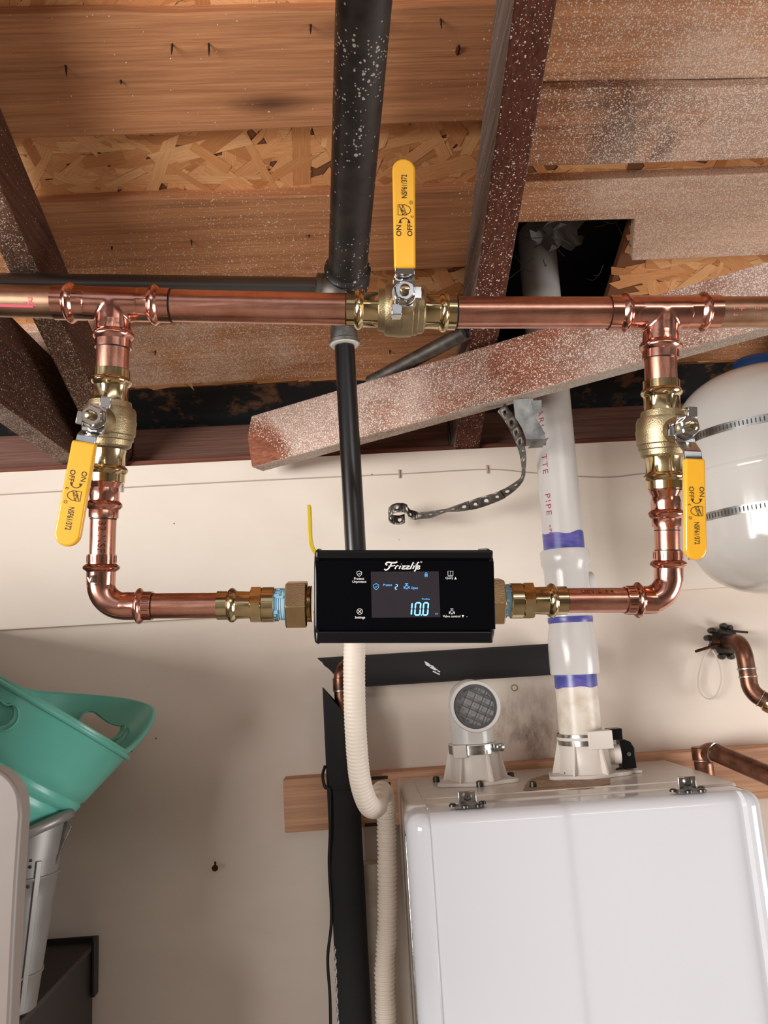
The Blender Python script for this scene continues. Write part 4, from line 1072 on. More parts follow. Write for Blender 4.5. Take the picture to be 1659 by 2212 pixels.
    MB().lathe(V((VX+.03, VY-.005, HZ+.028)), V((1, -.15, 0)), [(0, .012), (.012, .012), (.012, .014), (.022, .014)], 24).build('test_port', 'plastic_cream', t)
    c = V((VX+.054, VY-.008, HZ+.027)); cp = [c+V((x, 0, z)) for x, z in ((0, -.021), (.021, -.021), (.021, .008), (.016, .017), (.008, .021), (0, .021))]
    o = MB().prism(cp, V((0, .02, 0))).build('port_cap', 'black_plastic', t, bevel=.0015)
    MB().lathe(c+V((.011, -.0005, .0)), V((0, -1, 0)), [(0, .0035), (.001, .003)], 12).build('screw', 'screw', o)
    MB().abox(VX+.02, VX+.08, VY-.016, VY+.012, HZ, HZ+.004).build('port_foot', 'plastic_cream', t, bevel=.001)
    return ic
VX, VY = .329, 1.19
ic = heater()

# intake elbow with a screen
def intake():
    t = thing('intake_elbow', V((ic.x, ic.y, HZ+.05)), 'white plastic intake elbow with a grey screen facing the room', 'vent elbow')
    mc = atY(1027, 1526, 1.135); zb = HZ+.0575; cy = ic.y; x = ic.x
    tw = V((-.02, -1, .10)).normalized()
    MB().lathe(V((x, cy, zb)), V((0, 0, 1)), [(0, .0325), (.03, .0325)], 40).build('spigot', 'pvc', t)
    back = mc-tw*.052
    pts = [V((x, cy, zb+.02)), V((x, cy, zb+.035)), V((x, cy-.002, zb+.05)), (V((x, cy-.002, zb+.06))+mc-tw*.04)/2+V((0, .008, .004)), mc-tw*.02, mc-tw*.004]
    MB().tube(cr(pts, 6), [.0325+.001*i/30 for i in range(31)], 40, caps=False).build('bend', 'pvc', t)
    MB().lathe(mc-tw*.012, tw, [(0, .0335), (.002, .0362), (.012, .0366), (.0135, .0355), (.0135, .0315), (.006, .030), (-.01, .029)], 48, False, True).build('mouth', 'pvc', t, ang=50)
    u, w_ = frame(tw); e1 = RT-tw*RT.dot(tw); e1.normalize(); e2 = tw.cross(e1).normalized()
    MB().lathe(mc-tw*.004, tw, [(0, .0305), (.003, .0305), (.003, .0275), (0, .0275)], 40, False, False).build('screen_rim', 'grille', t)
    MB().lathe(mc-tw*.012, tw, [(0, .0298), (.001, .0298)], 36).build('inner_back', 'grille_back', t)
    ca = e1*math.cos(-.42)+e2*math.sin(-.42); cb = e2*math.cos(-.42)-e1*math.sin(-.42)
    for A_, B_ in ((ca, cb), (cb, ca)):
        for j in (-.018, -.006, .006, .018):
            L = math.sqrt(.0285**2-j*j); MB().box(mc-tw*.003+B_*j, A_*L, B_*.0009, tw*.0009).build('screen_bar', 'grille', t)
    MB().lathe(V((x, cy, HZ+.043)), V((0, 0, 1)), [(0, .0355), (0, .0372), (.013, .0372), (.013, .0355)], 40, False, False).build('clamp_band', 'steel', t)
    a = V((x+.03, cy-.024, HZ+.051)); MB().box(a, V((.004, 0, 0)), V((0, .006, 0)), V((0, 0, .006))).build('clamp_housing', 'steel', t, bevel=.001)
    MB().lathe(a+V((.006, -.004, 0)), V((.3, -1, 0)), [(0, .006), (.004, .006), (.005, .0045)], 16).build('clamp_screw', 'screw', t)
    MB().abox(x-.034, x-.015, cy-.0375, cy-.02, HZ+.04, HZ+.058).build('clamp_tab', 'plastic_cream', t, bevel=.001)
intake()

# exhaust pipe
def exhaust():
    dz = lambda py, px=1230: atY(px, py, VY).z
    xz = lambda z: V((VX+(z-CZ)*.018, VY, z))
    axis = V((.018, 0, 1)).normalized(); base = xz(HZ+.0575)
    k = mpp(xz(CZ))
    t = thing('vent_pipe', base, 'white PVC exhaust pipe rising through the roof hole', 'pipe')
    T_ = lambda py: (dz(py)-base.z)/axis.z
    r = .0315
    MB().lathe(base, axis, [(0, r), (T_(1470), r)], 48).build('lower_tube', 'pvc_dirty', t)
    MB().lathe(base, axis, [(T_(1230), r), (.95, r)], 48).build('upper_tube', 'pvc', t)
    pr = [(T_(1457), .0319), (T_(1457), .0361), (T_(1452), .0372), (T_(1400), .0372), (T_(1372), .0361), (T_(1350), .0333), (T_(1338), .0333)]
    MB().lathe(base, axis, pr, 48, False, True).build('coupling', 'pvc', t, ang=30)
    pr = [(T_(1345), .0333), (T_(1330), .0337), (T_(1300), .0341), (T_(1240), .0343), (T_(1226), .0351), (T_(1218), .0379), (T_(1192), .0379), (T_(1189), .0369), (T_(1189), .0316)]
    MB().lathe(base, axis, pr, 48, True, False).build('fitting', 'pvc', t, ang=30)
    # stub of the side inlet
    c = xz(dz(1262)); MB().lathe(c+V((.024, .0, 0)), V((1, .15, .0)), [(0, .018), (.015, .018), (.016, .016)], 30).build('side_boss', 'pvc', t)
    # primer bands with ragged edges
    def band(py0, py1, rr, rag, nm='primer_band'):
        b = MB(); n = 48; lo = []; hi = []
        u = V((1, 0, 0)); v = axis.cross(u)
        for j in range(n):
            a = 2*PI*j/n; nn = u*math.cos(a)+v*math.sin(a)
            b.v.append(base+axis*(T_(py1)+rag[1]*(math.sin(a*3+1)+math.sin(a*7)*.6))+nn*rr); 
        for j in range(n):
            a = 2*PI*j/n; nn = u*math.cos(a)+v*math.sin(a)
            b.v.append(base+axis*(T_(py0)+rag[0]*(math.sin(a*2+2)+math.sin(a*5)*.7))+nn*rr)
        b.bridge(0, n, n); b.build(nm, 'primer', t)
    band(1153, 1192, .0318, (.0022, 0)); band(1452, 1484, .0318, (0, .0012)); 
    b = MB().lathe(base, axis, [(T_(1346), .0337), (T_(1340), .0346), (T_(1333), .0341)], 48, False, False); b.build('primer_band', 'primer', t)
    # red print running down the left of the tube
    p = xz(dz(1010, 1200)); tw = toward(p, axis); left = axis.cross(tw); left = -left if left.dot(RT) > 0 else left
    an = .62; out = tw*math.cos(an)+left*math.sin(an); upv = (tw.cross(axis)); upv = upv if upv.dot(RT) > 0 else -upv
    upv = (upv-out*upv.dot(out)).normalized()
    for s, py, size, sp in (('CHARLO', 905, .0165, 1.25), ('TTE', 1008, .0165, 1.25), ('PIPE', 1094, .0165, 1.25), ('®', 1141, .006, 1), ('PLUS', 1160, .009, 1.1)):
        v2, f2 = text2d(s, size, space=sp); pc = xz(dz(py, 1200)); d = -axis; rr = r+.0003
        MB().add([pc+d*x+out*(rr*math.cos(y*.85/rr))+upv*(rr*math.sin(y*.85/rr)) for x, y in v2], f2).build('red_print', 'red_print', t, smooth=False)
    # clamp on the socket
    MB().lathe(V((VX, VY, HZ+.045)), axis, [(0, .0369), (0, .0372), (.016, .0372), (.016, .0369)], 40, False, False).build('clamp_band', 'steel', t)
    MB().abox(VX-.002, VX+.034, VY-.040, VY-.02, HZ+.040, HZ+.066).build('clamp_tab', 'plastic_cream', t, bevel=.0012)
    MB().abox(VX+.034, VX+.054, VY-.024, VY-.004, HZ+.050, HZ+.066).build('clamp_lug', 'black_plastic', t, bevel=.001)
exhaust()

# ================================================================== ON THE WALL
# wooden cleat carrying the heater
cz0, cz1 = atY(640, 1798, 1.292).z, atY(640, 1682, 1.292).z; cxl = atY(613, 1740, 1.292).x
o = MB().abox(cxl, cxl+.98, 1.2918, 1.3295, cz0, cz1).build('mounting_board', 'cleat', bevel=.002, smooth=False)
tag(o, 'bare wooden board screwed to the wall behind the water heater', 'board')
for px, py in ((820, 1680), (826, 1694), (806, 1781)):
    p = atY(px, py, 1.2918); 
    MB().abox(p.x-.013, p.x+.013, 1.2908, 1.2921, p.z-.0025, p.z+.0025).build('ink_mark', 'ink', o)

# foam-covered pipes
def foam():
    x = atY(751, 1900, 1.255).x; zt = atY(720, 1488, 1.255).z; r = .0255; c = V((x, 1.258, 0))
    t = thing('insulated_pipe', V((x, 1.258, zt-.75)), 'upright pipe in black foam sleeve left of the water heater', 'pipe')
    # sleeve with mitred top: left side high, right side low
    b = MB(); n = 40
    for z0 in (0, 1):
        for j in range(n):
            a = 2*PI*j/n; xx, yy = r*math.cos(a), r*math.sin(a)
            z = zt-.75 if z0 == 0 else zt-.028-xx*1.25
            b.v.append(c+V((xx, yy, z)))
    for z0 in (1, 0):
        for j in range(n):
            a = 2*PI*j/n; xx, yy = .0165*math.cos(a), .0165*math.sin(a)
            b.v.append(c+V((xx, yy, zt-.028-xx*1.25 if z0 else zt-.09-xx)))
    b.bridge(0, n, n); b.bridge(n, 2*n, n); b.bridge(2*n, 3*n, n)
    b.build('foam_sleeve', 'foam', t, ang=50)
    # copper elbow peeking out
    p0 = V((x+.004, 1.258, zt-.1)); zc = atY(730, 1440, 1.262).z
    pts = fillet([p0, V((x+.004, 1.258, zc)), V((x+.035, 1.283, zc+.002))], .018, 8)
    MB().tube(pts, .0111, 24).build('copper_elbow', 'copper_old', t)
    zs = atY(724, 1494, 1.245).z
    MB().lathe(V((x+.004, 1.258, zs)), V((0, 0, 1)), [(0, .0111), (.0008, .0125), (.0025, .0125), (.004, .0128), (.02, .0128), (.021, .0111)], 28).build('elbow_socket', 'copper_old', t)
    MB().lathe(V((x+.004, 1.258, zs-.001)), V((0, 0, 1)), [(0, .0113), (.0008, .013), (.0022, .013), (.003, .0113)], 28).build('solder_ring', 'solder', t)
    # cable tie
    zt2 = atY(740, 1703, 1.232).z
    pts = [c+V((.0262*math.cos(2*PI*i/28), .0262*math.sin(2*PI*i/28), zt2-.003*math.sin(2*PI*i/28)*0)) for i in range(28)]
    MB().tube(pts, .0022, 6, closed=True).build('cable_tie', 'black_cord', t)
    # white scuff of torn foam near the bottom
    bb = MB()
    for i in range(46):
        py = 2050+i*4.6; an = PI+.35+.10*math.sin(i*1.3)+.05*random.random()
        z = atY(735, py, 1.24).z; nn = V((math.cos(an), math.sin(an), 0)); 
        bb.box(c+nn*.0256+V((0, 0, z)), nn*.0004, nn.cross(V((0, 0, 1)))*random.uniform(.0004, .0012), V((0, 0, random.uniform(.001, .004))))
    bb.build('torn_edge', 'print_white', t)['kind'] = 'stuff'
    t2 = thing('insulated_pipe', atY(940, 1475, 1.283), 'level pipe in black foam sleeve behind the monitor', 'pipe')
    a, c2 = atY(690, 1443, 1.283), atY(1225, 1434, 1.283); d = (c2-a); zc = (a.z+c2.z)/2; a.z = c2.z = zc+.0; d = c2-a
    b = MB()
    for e in (0, 1):
        for j in range(n):
            an = 2*PI*j/n; y_, z_ = r*math.cos(an), r*math.sin(an)
            xx = (a.x+.022-z_*.95+.0012*math.sin(an*9)) if e == 0 else c2.x
            b.v.append(V((xx, 1.283+y_, zc+z_)))
    for e in (1, 0):
        for j in range(n):
            an = 2*PI*j/n; y_, z_ = .0165*math.cos(an), .0165*math.sin(an)
            b.v.append(V(((a.x+.022-z_*.95) if e == 0 else c2.x, 1.283+y_, zc+z_)))
    b.bridge(0, n, n); b.bridge(n, 2*n, n); b.bridge(2*n, 3*n, n); b.bridge(3*n, 0, n)
    b.build('foam_sleeve', 'foam', t2, ang=50)
    MB().lathe(V((c2.x-.12, 1.283, zc)), V((1, 0, 0)), [(0, .0143), (.13, .0143)], 20).build('copper_tube', 'copper_old', t2)
    bb = MB()
    for i in range(14):
        q = atY(916+i*2.4+random.uniform(-4, 4), 1432+i*1.6+random.uniform(-3, 3), 1.259); q.y = 1.283-math.sqrt(max(r*r-(q.z-zc)**2, 0))
        bb.box(q, V((.0035, 0, -.0018))*random.uniform(.5, 1), V((0, .0005, 0)), V((.0004, 0, .0008)))
    bb.build('scuff', 'print_white', t2)['kind'] = 'stuff'
    return c
fc = foam()
# thin black cord beside the foam sleeve
pts = cr([atY(702, 1655, 1.25), atY(697, 1675, 1.24), atY(702, 1700, 1.238), atY(713, 1712, 1.236), atY(713, 1800, 1.236), atY(711, 1870, 1.245), atY(716, 1985, 1.245), atY(708, 2070, 1.25), atY(713, 2160, 1.25), atY(715, 2300, 1.25)], 8)
tag(MB().tube(pts, .0024, 8).build('signal_cable', 'black_cord'), 'thin black cord hanging along the foam-covered upright pipe', 'cord')
# white pipe behind, between sleeve and hose
x = atY(805, 2000, 1.30).x; z1 = CZ-.31
t = MB().lathe(V((x, 1.302, z1)), V((0, 0, -1)), [(0, .0165), (.45, .0165)], 28).build('wall_pipe', 'pvc_dirty'); tag(t, 'plain whitish pipe on the wall between foam sleeve and hose', 'pipe')
# rusty screw in the wall
p = atY(464, 1864, WY-.004); t = thing('wall_screw', p, 'rusty screw sticking out of the shaded lower wall', 'screw')
d = V((.15, -1, -.3)).normalized(); MB().lathe(V((p.x, WY, p.z)), d, [(0, .0016), (.016, .0016)], 8).build('shank', 'rust', t)
MB().lathe(V((p.x, WY, p.z))+d*.016, d, [(0, .002), (.001, .0052), (.003, .0048)], 12).build('head', 'rust', t)

# ---- expansion tank
def tank():
    TY = 1.15; c = atY(1668, 1030, TY); r = .131; zt = atY(1660, 772, TY-.06).z; zb = atY(1640, 1283, TY-.02).z
    t = thing('expansion_tank', V((c.x, TY, zb)), 'white steel expansion tank with two hose clamps at the right edge', 'tank')
    H = zt-zb; dm = .085; pr = []
    for i in range(11): a = PI/2*i/10; pr.append((dm-dm*math.cos(a), max(r*math.sin(a)**.8, .001)))
    for i in range(11): a = PI/2*i/10; pr.append((H-dm+dm*math.sin(a), max(r*math.cos(a)**.8, .012)))
    MB().lathe(V((c.x, TY, zb)), V((0, 0, 1)), pr, 72).build('shell', 'tank', t, ang=60)
    zs = zb+H*.52; 
    MB().lathe(V((c.x, TY, zs)), V((0, 0, 1)), [(-.006, r), (-.003, r+.0012), (.003, r+.0012), (.006, r)], 72, False, False).build('weld_seam', 'tank', t)
    MB().lathe(V((c.x, TY, zt-.006)), V((0, 0, 1)), [(0, .034), (.02, .033), (.026, .029), (.028, .02)], 32).build('valve_cap', 'blue_cap', t, ang=30)
    for i, (py, pitch) in enumerate(((906, .0054), (1088, .0054))):
        z = atY(1668, py-(10 if i == 0 else 4), TY-r).z; w_ = .0125
        bd = MB().lathe(V((c.x, TY, z-w_/2)), V((0, 0, 1)), [(0, r-.001), (0, r+.0016), (w_, r+.0016), (w_, r-.001)], 90, False, False).build('hose_clamp', 'steel', t, ang=20)
        b = MB(); a = -PI*.96
        while a < -PI*.35:
            n_ = V((math.cos(a), math.sin(a), 0)); tn = V((-n_.y, n_.x, 0)); b2 = MB().box(V((c.x, TY, z))+n_*(r+.0017), n_*.0002, tn*.0008+V((0, 0, .0004)), V((0, 0, w_*.28)))
            b2.build('slot', 'slot', bd); a += .0056/r
        n_ = V((math.cos(-1.2), math.sin(-1.2), 0))
    pts = [(-9, -12), (-4, -19), (4, -20), (8, -13), (4, -3), (-5, 8), (-11, 15), (-3, 11), (3, 11), (8, 7), (14, 4)]
    P = [hit(1578+x, 1168+y, V((0, TY-r*.93, 0)), V((0, 1, 0))) for x, y in pts]; Q = []
    for p in cr(P, 4):
        zz = p.z; hh = zz-zb; rr = r if hh > dm else r*(math.sin(math.acos(max(-1, min(1, (dm-hh)/dm))))**.8)
        dx = p.x-c.x; Q.append(V((p.x, TY-math.sqrt(max(rr*rr-dx*dx, 1e-6))-.0004, zz)))
    MB().tube(Q, .0009, 6).build('pen_number', 'pen', t)['label'] = 'number 2 written in purple pen'
    MB().abox(c.x-.02, c.x+.02, TY+r-.01, WY-.006, zs-.03, zs+.03).build('wall_bracket', 'galv', t)
tank()

# ---- copper branch with pipe clamp at the right
def branch():
    t = thing('copper_branch', atY(1600, 1500, 1.28), 'old copper pipe coming out of the wall under the white tank', 'pipe')
    a = atY(1574, 1386, 1.318); b_ = atY(1600, 1386, 1.245); c = atY(1612, 1480, 1.245); d = atY(1636, 1512, 1.235); e = atY(1700, 1538, 1.225)
    a = V((a.x, 1.326, a.z))
    pts = fillet([a, atY(1604, 1388, 1.25), atY(1622, 1497, 1.245), e], .03, 9)
    MB().tube(pts, .0132, 26).build('tube', 'copper_old', t)
    for py in (1445, 1462):
        p = atY({1445: 1613, 1462: 1616}[py], py, 1.248); p.y = 1.2478; dd = (atY(1622, 1497, 1.245)-atY(1604, 1388, 1.25)).normalized()
        MB().lathe(p-dd*.002, dd, [(0, .0133), (.001, .0148), (.003, .0148), (.004, .0133)], 26).build('solder_ring', 'solder', t)
    f, g = atY(1622, 1497, 1.245), e; dd = (g-f).normalized()
    MB().lathe(f+dd*.022, dd, [(0, .0142), (.003, .0165), (.012, .0165), (.013, .0145), (.03, .0145), (.031, .018), (.06, .018)], 30).build('brass_adapter', 'brass', t)
    MB().lathe(f+dd*.014, dd, [(0, .0133), (.001, .0147), (.002, .0147), (.003, .0133)], 26).build('solder_ring', 'solder', t)
branch()
def clamp():
    c = atY(1556, 1388, WY-.012); t = thing('pipe_clamp', V((c.x, WY, c.z-.03)), 'dark bolted pipe clamp on the wall around the copper branch', 'clamp')
    pl = [(-20, -8), (-14, -20), (-2, -26), (4, -36), (16, -36), (30, -28), (36, -18), (36, 20), (26, 30), (6, 28), (-4, 22), (-10, 10), (-22, 8)]
    MB().prism([atY(1556+x, 1388+y, WY-.010) for x, y in pl], V((0, .006, 0))).build('plate', 'screw_dark', t, bevel=.0012)
    for dx, dy in ((8, -36), (-18, -26), (-16, 8), (4, 30), (24, 30), (20, -32), (-26, -10)):
        p = atY(1556+dx, 1388+dy, WY-.014); MB().lathe(p, V((0, -1, 0)), [(-.008, .005), (0, .0055), (.004, .0048), (.006, .003)], 12).build('bolt', 'screw_dark', t)
    a, b_ = atY(1503, 1407, 1.295), atY(1552, 1392, 1.315); MB().tube([a, b_], .0024, 8).build('rod', 'rust', t)
    a, b_ = atY(1570, 1362, 1.315), atY(1615, 1366, 1.315); MB().tube([a, b_], .002, 8).build('rod', 'screw_dark', t)
clamp()
pts = cr([atY(x, y, 1.313) for x, y in ((1535, 1398), (1518, 1425), (1508, 1465), (1512, 1495), (1530, 1510), (1548, 1500), (1558, 1470), (1555, 1440), (1545, 1415), (1535, 1400))], 6)
pts2 = [p+V((.003, -.002, .001)) for p in pts]
tag(MB().tube(pts[:-2], .0013, 7).build('tie_loop', 'clear'), 'clear plastic loop dangling from the pipe clamp', 'cable tie')
# ---- lower copper pipe on the right
t = thing('copper_return', atY(1515, 1680, 1.25), 'brown copper pipe with elbow rising behind the heater corner', 'pipe')
P0 = atY(1518, 1760, 1.26); P1 = atY(1515, 1612, 1.258); P2 = atY(1700, 1692, 1.14)
P0.x = P1.x
pts = fillet([P0, P1, P2], .02, 9); MB().tube(pts, .0143, 26).build('tube', 'copper_old', t)
z = atY(1515, 1645, 1.24).z; MB().lathe(V((P1.x, P1.y, z)), V((0, .01, 1)), [(0, .0145), (0, .016), (.018, .016), (.02, .0145)], 26).build('elbow_socket', 'copper_old', t)
MB().lathe(V((P1.x, P1.y, z-.002)), V((0, 0, 1)), [(0, .0144), (.0008, .0163), (.002, .0163), (.003, .0144)], 26).build('solder_ring', 'solder', t)
dd = (P2-P1).normalized(); MB().lathe(P1+dd*.022, dd, [(0, .0144), (.0008, .0163), (.002, .0163), (.003, .0144)], 26).build('solder_ring', 'solder', t)

# ---- galvanised hanger and perforated strap
t = thing('pipe_hanger', atY(1170, 960, 1.09), 'bent galvanised bracket between the brace and the white pipe', 'bracket')
hp = [atY(1130, 862, 1.08), atY(1134, 900, 1.085), atY(1150, 925, 1.085), atY(1158, 948, 1.085), atY(1158, 962, 1.09)]
b = MB(); ww = V((1, -.25, -.1)).normalized()*.0145
for p in hp:
    for s_ in (-1, 1):
        b.v.append(p+ww*s_); b.v.append(p+ww*s_+V((0, .0016, 0)))
for i in range(len(hp)-1):
    o = 4*i; b.f += [(o, o+2, o+6, o+4), (o+1, o+5, o+7, o+3), (o, o+4, o+5, o+1), (o+2, o+3, o+7, o+6)]
b.f += [(0, 1, 3, 2), (4*len(hp)-4, 4*len(hp)-2, 4*len(hp)-1, 4*len(hp)-3)]
b.build('leg', 'galv', t, ang=20)
a, c = atY(1140, 968, 1.09), atY(1184, 948, 1.085)
MB().prism([a, atY(1172, 966, 1.085), atY(1186, 945, 1.08), atY(1150, 958, 1.085)], V((0, .0016, .0))).build('foot', 'galv_dull', t)
MB().prism([atY(1146, 866, 1.075), atY(1170, 864, 1.075), atY(1170, 890, 1.075), atY(1150, 892, 1.075)], V((0, .0016, 0))).build('upper_tab', 'galv', t)
def strap():
    key = [((1083, 880), 1.09, 20), ((1103, 908), 1.10, 20), ((1120, 945), 1.12, 16), ((1131, 985), 1.15, 12), ((1131, 1022), 1.18, 5), ((1118, 1045), 1.2, 12), ((1085, 1068), 1.22, 18), ((1035, 1086), 1.235, 22), ((995, 1097), 1.24, 16), ((965, 1103), 1.24, 6), ((930, 1112), 1.245, 14), ((905, 1114), 1.25, 14)]
    P = [atY(*a, y) for a, y, w_ in key]; k = 8; n0 = len(P); cc = atY(861, 1110, 1.262)
    for i in range(11):
        a = .1-2*PI*i/10*1.02; P.append(cc+V((.0175*math.cos(a), .0175*math.sin(a), -.0078*math.sin(a)))); key.append((None, 0, 14))
    C = cr(P, k); t = thing('perforated_strap', P[n0-1], 'dark perforated metal strap curling away from the brace', 'strap')
    # ribbon direction: mostly square to the run in the picture, edge-on where it twists
    W = []
    for i in range(len(C)):
        j = min(i/k, len(key)-1.001); a = int(j); f = j-a; w_ = key[a][2]*(1-f)+key[min(a+1, len(key)-1)][2]*f
        tg = (C[min(i+1, len(C)-1)]-C[max(i-1, 0)]).normalized(); face = toward(C[i], tg); side = tg.cross(face).normalized()
        s = min(1, w_/24.0)
        if i/k > n0-1: W.append(V((.05, .42, 1)).normalized() if not W or W[-1].z > 0 else -V((.05, .42, 1)).normalized()); continue
        W.append((side*s+face*math.sqrt(max(0, 1-s*s))).normalized())
    # even stations
    L = [0]
    for i in range(1, len(C)): L.append(L[-1]+(C[i]-C[i-1]).length)
    def at(s):
        for i in range(1, len(C)):
            if L[i] >= s: f = (s-L[i-1])/max(L[i]-L[i-1], 1e-9); return C[i-1].lerp(C[i], f), W[i-1].lerp(W[i], f).normalized()
        return C[-1], W[-1]
    b = MB(); mod = .019; hw = .0092; n = int(L[-1]/mod)
    for m_ in range(n):
        s0 = m_*mod; big = .0038 if m_ % 2 else .003
        def pt(ds, dw): p, w_ = at(s0+mod/2+ds); return p+w_*dw
        out = [(-mod/2, -hw), (0, -hw), (mod/2, -hw), (mod/2, 0), (mod/2, hw), (0, hw), (-mod/2, hw), (-mod/2, 0)]
        inn = [(-big*.7, -big*.7), (0, -big), (big*.7, -big*.7), (big, 0), (big*.7, big*.7), (0, big), (-big*.7, big*.7), (-big, 0)]
        i0 = len(b.v); b.v += [pt(*q) for q in out]+[pt(*q) for q in inn]
        for j in range(8): jj = (j+1) % 8; b.f.append((i0+j, i0+jj, i0+8+jj, i0+8+j))
    o = b.build('band', 'galv_dull', t, ang=50); md = o.modifiers.new('solid', 'SOLIDIFY'); md.thickness = .0009
strap()

# ================================================================== LEFT CORNER
def tub(label, R, Hh, shift, lipped):
    Yc = 1.115
    pr, pl = atY(271, 1634, Yc), atY(60, 1512, Yc); u = (pr-pl).normalized(); ax = V((0, -1, 0)).cross(u).normalized()
    if ax.z > 0: ax = -ax
    lean = -.25; ax = (ax*math.cos(lean)+V((0, 1, 0))*math.sin(lean)).normalized(); v = ax.cross(u).normalized()
    if v.y < 0: v = -v
    ctr = pr-u*.122-ax*shift; lip_h = .074 if lipped else 0; fl = .018 if lipped else 0
    t = thing('plastic_tub', ctr+ax*Hh, label, 'tub', 'teal tubs nested in the left corner')
    ss = lambda x, a, b: (lambda q: q*q*(3-2*q))(min(1, max(0, (x-a)/(b-a))))
    def lip(a):
        a = a % (2*PI); a = a-2*PI if a > PI*1.5 else a
        return ss(a, -.05, .8)*(1-ss(a, .85, 2.6))
    G = (.515, .53, .625, .64)
    def pt(a, q, th):
        e = lip(a); g = .0022 if q in G else 0
        r_ = R*(1-.24*q)-th-g+fl*e*(1-q)**4; up = lip_h*e*(1-q)**5
        return ctr+ax*(Hh*q-up)+u*(r_*math.cos(a))+v*(r_*math.sin(a)*.94)
    n = 160; rows = [0, .04, .08, .14, .22, .3, .4, .5, .515, .53, .545, .61, .625, .64, .655, .72, .85, .96, 1.0]; b = MB(); ks = []
    for th, rw in ((0, rows), (.003, rows[::-1])):
        for q in rw:
            ks.append(len(b.v)); b.v += [pt(2*PI*j/n, q, th) for j in range(n)]
    for i in range(len(ks)-1): b.bridge(ks[i], ks[i+1], n)
    b.bridge(ks[-1], ks[0], n); m_ = len(rows)
    b.f.append(tuple(range(ks[m_-1], ks[m_-1]+n)))
    sh = b.build('shell', 'teal', t, ang=60)
    MB().tube([pt(2*PI*j/n, 0, -.0015) for j in range(n)], .0034, 8, closed=True).build('rim', 'teal', t)
    if lipped: poly, y0, dist, ya, yb = [(168, 1562), (176, 1545), (190, 1536), (206, 1537), (222, 1549), (240, 1562), (258, 1567), (271, 1567), (268, 1580), (256, 1594), (240, 1601), (222, 1600), (196, 1592), (176, 1580)], 1.10, .25, 1.10, 1.3
    else: poly, y0, dist, ya, yb = [(-70, 1478), (-40, 1478), (0, 1512), (14, 1522), (30, 1522), (40, 1535), (38, 1556), (24, 1572), (4, 1578), (-30, 1562), (-70, 1530)], .92, .16, .95, 1.06
    pc = [atY(x, y, y0) for x, y in poly]; c_ = MB().prism(pc, ray(*poly[0]).normalized()*dist).build('cut', 'teal', smooth=False)
    md = sh.modifiers.new('cut', 'BOOLEAN'); md.object = c_; md.operation = 'DIFFERENCE'; md.solver = 'EXACT'
    me = bpy.data.meshes.new_from_object(sh.evaluated_get(bpy.context.evaluated_depsgraph_get())); sh.modifiers.remove(md)
    sh.data = me; bpy.data.objects.remove(c_); me.set_sharp_from_angle(angle=math.radians(55))
    P = []
    for x, y in poly:                                       # raised edge round the hand hole
        best = None; d = ray(x, y)
        for i in range(60):
            yy = ya+(yb-ya)*i/59; p = CAM+d*(yy/d.y); w_ = p-ctr; a = math.atan2(w_.dot(v)/.94, w_.dot(u)); rr = math.hypot(w_.dot(u), w_.dot(v)/.94)
            h = w_.dot(ax); e = lip(a); q = max(0, min(1, (h+lip_h*e)/(Hh+lip_h*e))); dd = abs(rr-(R*(1-.24*q)+fl*e*(1-q)**4))
            if best is None or dd < best[0]: best = (dd, p)
        P.append(best[1])
    MB().tube(cr(P+[P[0]], 3)[:-1], .0016, 6, closed=True).build('hole_rim', 'teal', t)
tub('outer teal plastic tub with a straight tilted rim, seated on the bucket', .122, .150, 0, False)
tub('inner teal plastic tub whose tall lip has an open hand hole', .1165, .138, .004, True)
CBX = atY(207, 2035, 1.30); CBZ = CBX.z
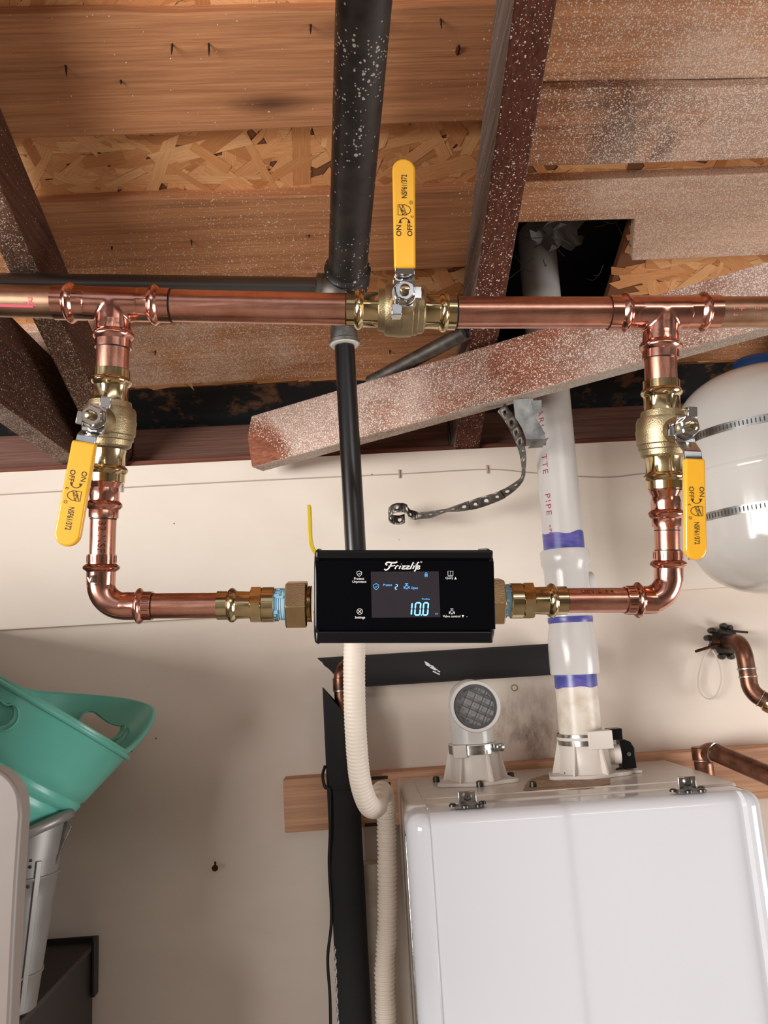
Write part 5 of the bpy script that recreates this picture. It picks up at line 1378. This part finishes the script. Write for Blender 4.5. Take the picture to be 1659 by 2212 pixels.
def bucket():
    bot = atZ(22, 2182, CBZ+.001); bot.z = CBZ+.001; Y0 = bot.y
    top = atY(52, 1822, Y0+.0); ax = (bot-top); Hh = ax.length; ax.normalize()
    k = mpp(top); r0 = 78*k; r1 = 52*mpp(bot)
    t = thing('metal_bucket', bot, 'dented galvanised bucket under the teal tubs', 'bucket')
    rad = lambda s_: r0+(r1-r0)*s_
    pr = []
    for q in [0, .1, .17, .175, .19, .2, .3, .5, .7, .76, .765, .78, .79, .9, .985, 1.0]:
        g = .0016 if q in (.175, .19, .765, .78) else 0; pr.append((q*Hh, rad(q)+g-(.003 if q == 1 else 0)))
    MB().lathe(top, ax, pr, 56, False, True).build('wall', 'galv_matte', t, ang=40)
    MB().lathe(top, ax, [(.002, r0-.002), (Hh-.01, r1-.004)], 40, False, True).build('inside', 'galv_dull', t)
    u = V((1, 0, 0)); u = (u-ax*u.dot(ax)).normalized(); w_ = ax.cross(u).normalized(); sl = .42
    pts = []
    for i in range(56):
        a = 2*PI*i/56; d = u*(r0*1.16*math.cos(a))+w_*(r0*1.0*math.sin(a)); pts.append(top+d+V((0, 0, sl*d.x+.012)))
    MB().tube(pts, .0072, 14, closed=True).build('rolled_rim', 'galv_matte', t)
    # flared skirt under the rim
    b = MB(); n = 56
    b.v += [p-V((0, 0, .004)) for p in pts]
    for i in range(n): a = 2*PI*i/n; b.v.append(top+ax*.012+u*(r0*math.cos(a))+w_*(r0*math.sin(a)))
    b.bridge(0, n, n); b.build('skirt', 'galv_matte', t)
    e = top+u*(r0*1.0)+V((0, -.006, .0)); pl = [e+V((x, 0, z)) for x, z in ((-.012, .022), (.010, .030), (.016, .020), (.006, .0), (-.006, -.030), (-.010, -.012))]
    MB().prism(pl, V((0, .004, 0))).build('ear', 'galv_dull', t, bevel=.001)
    c0 = toward(top, ax); s0 = ax.cross(c0); s0 = s0 if s0.dot(RT) > 0 else -s0
    nn = (c0*math.cos(.42)+s0*math.sin(.42))
    p0, p1 = top+ax*.014+nn*(rad(.05)+.0008), top+ax*(Hh*.97)+nn*(rad(.97)+.0008)
    MB().box((p0+p1)/2, (p1-p0)/2, nn*.0012, nn.cross((p1-p0).normalized())*.0035).build('seam_strip', 'galv_matte', t, bevel=.0006)
    for q in (.06, .1, .22):
        MB().sphere(top+ax*Hh*q+(c0*math.cos(.2)+s0*math.sin(.2))*(rad(q)+.0008), .002, 8).build('rivet', 'screw_dark', t)
bucket()
def cabinet():
    a = CBX; z = CBZ
    t = thing('black_cabinet', V((a.x-.1, 1.1, z-.6)), 'black cabinet with a corner guard below the bucket', 'cabinet')
    MB().abox(-.634, a.x-.003, .92, 1.298, z-.6, z-.008).build('carcass', 'dark_cabinet', t, bevel=.002)
    MB().abox(-.634, a.x-.001, .918, 1.300, z-.008, z).build('top', 'dark_top', t, bevel=.001)
    MB().abox(a.x-.075, a.x+.001, 1.2995, 1.303, z-.018, z+.009).build('corner_guard', 'cap_black', t, bevel=.0015)
    MB().abox(a.x-.0015, a.x+.004, 1.284, 1.303, z-.072, z+.009).build('corner_guard', 'cap_black', t, bevel=.0015)
cabinet()
# pale rounded panel close by at the left edge
pl = [(-260, 1655), (-40, 1655)]+[(-40+84*math.sin(PI/2*i/10), 1740-85*math.cos(PI/2*i/10)) for i in range(11)]+[(46, 1760), (43, 1800), (36, 1900), (28, 2050), (20, 2230), (10, 2500), (-260, 2500)]
pp = [atY(x, y, .72) for x, y in pl]
o = MB().prism(pp, V((0, .022, 0))).build('pale_panel', 'white_panel', bevel=.003); tag(o, 'pale panel with a rounded corner at the lower left edge', 'panel')
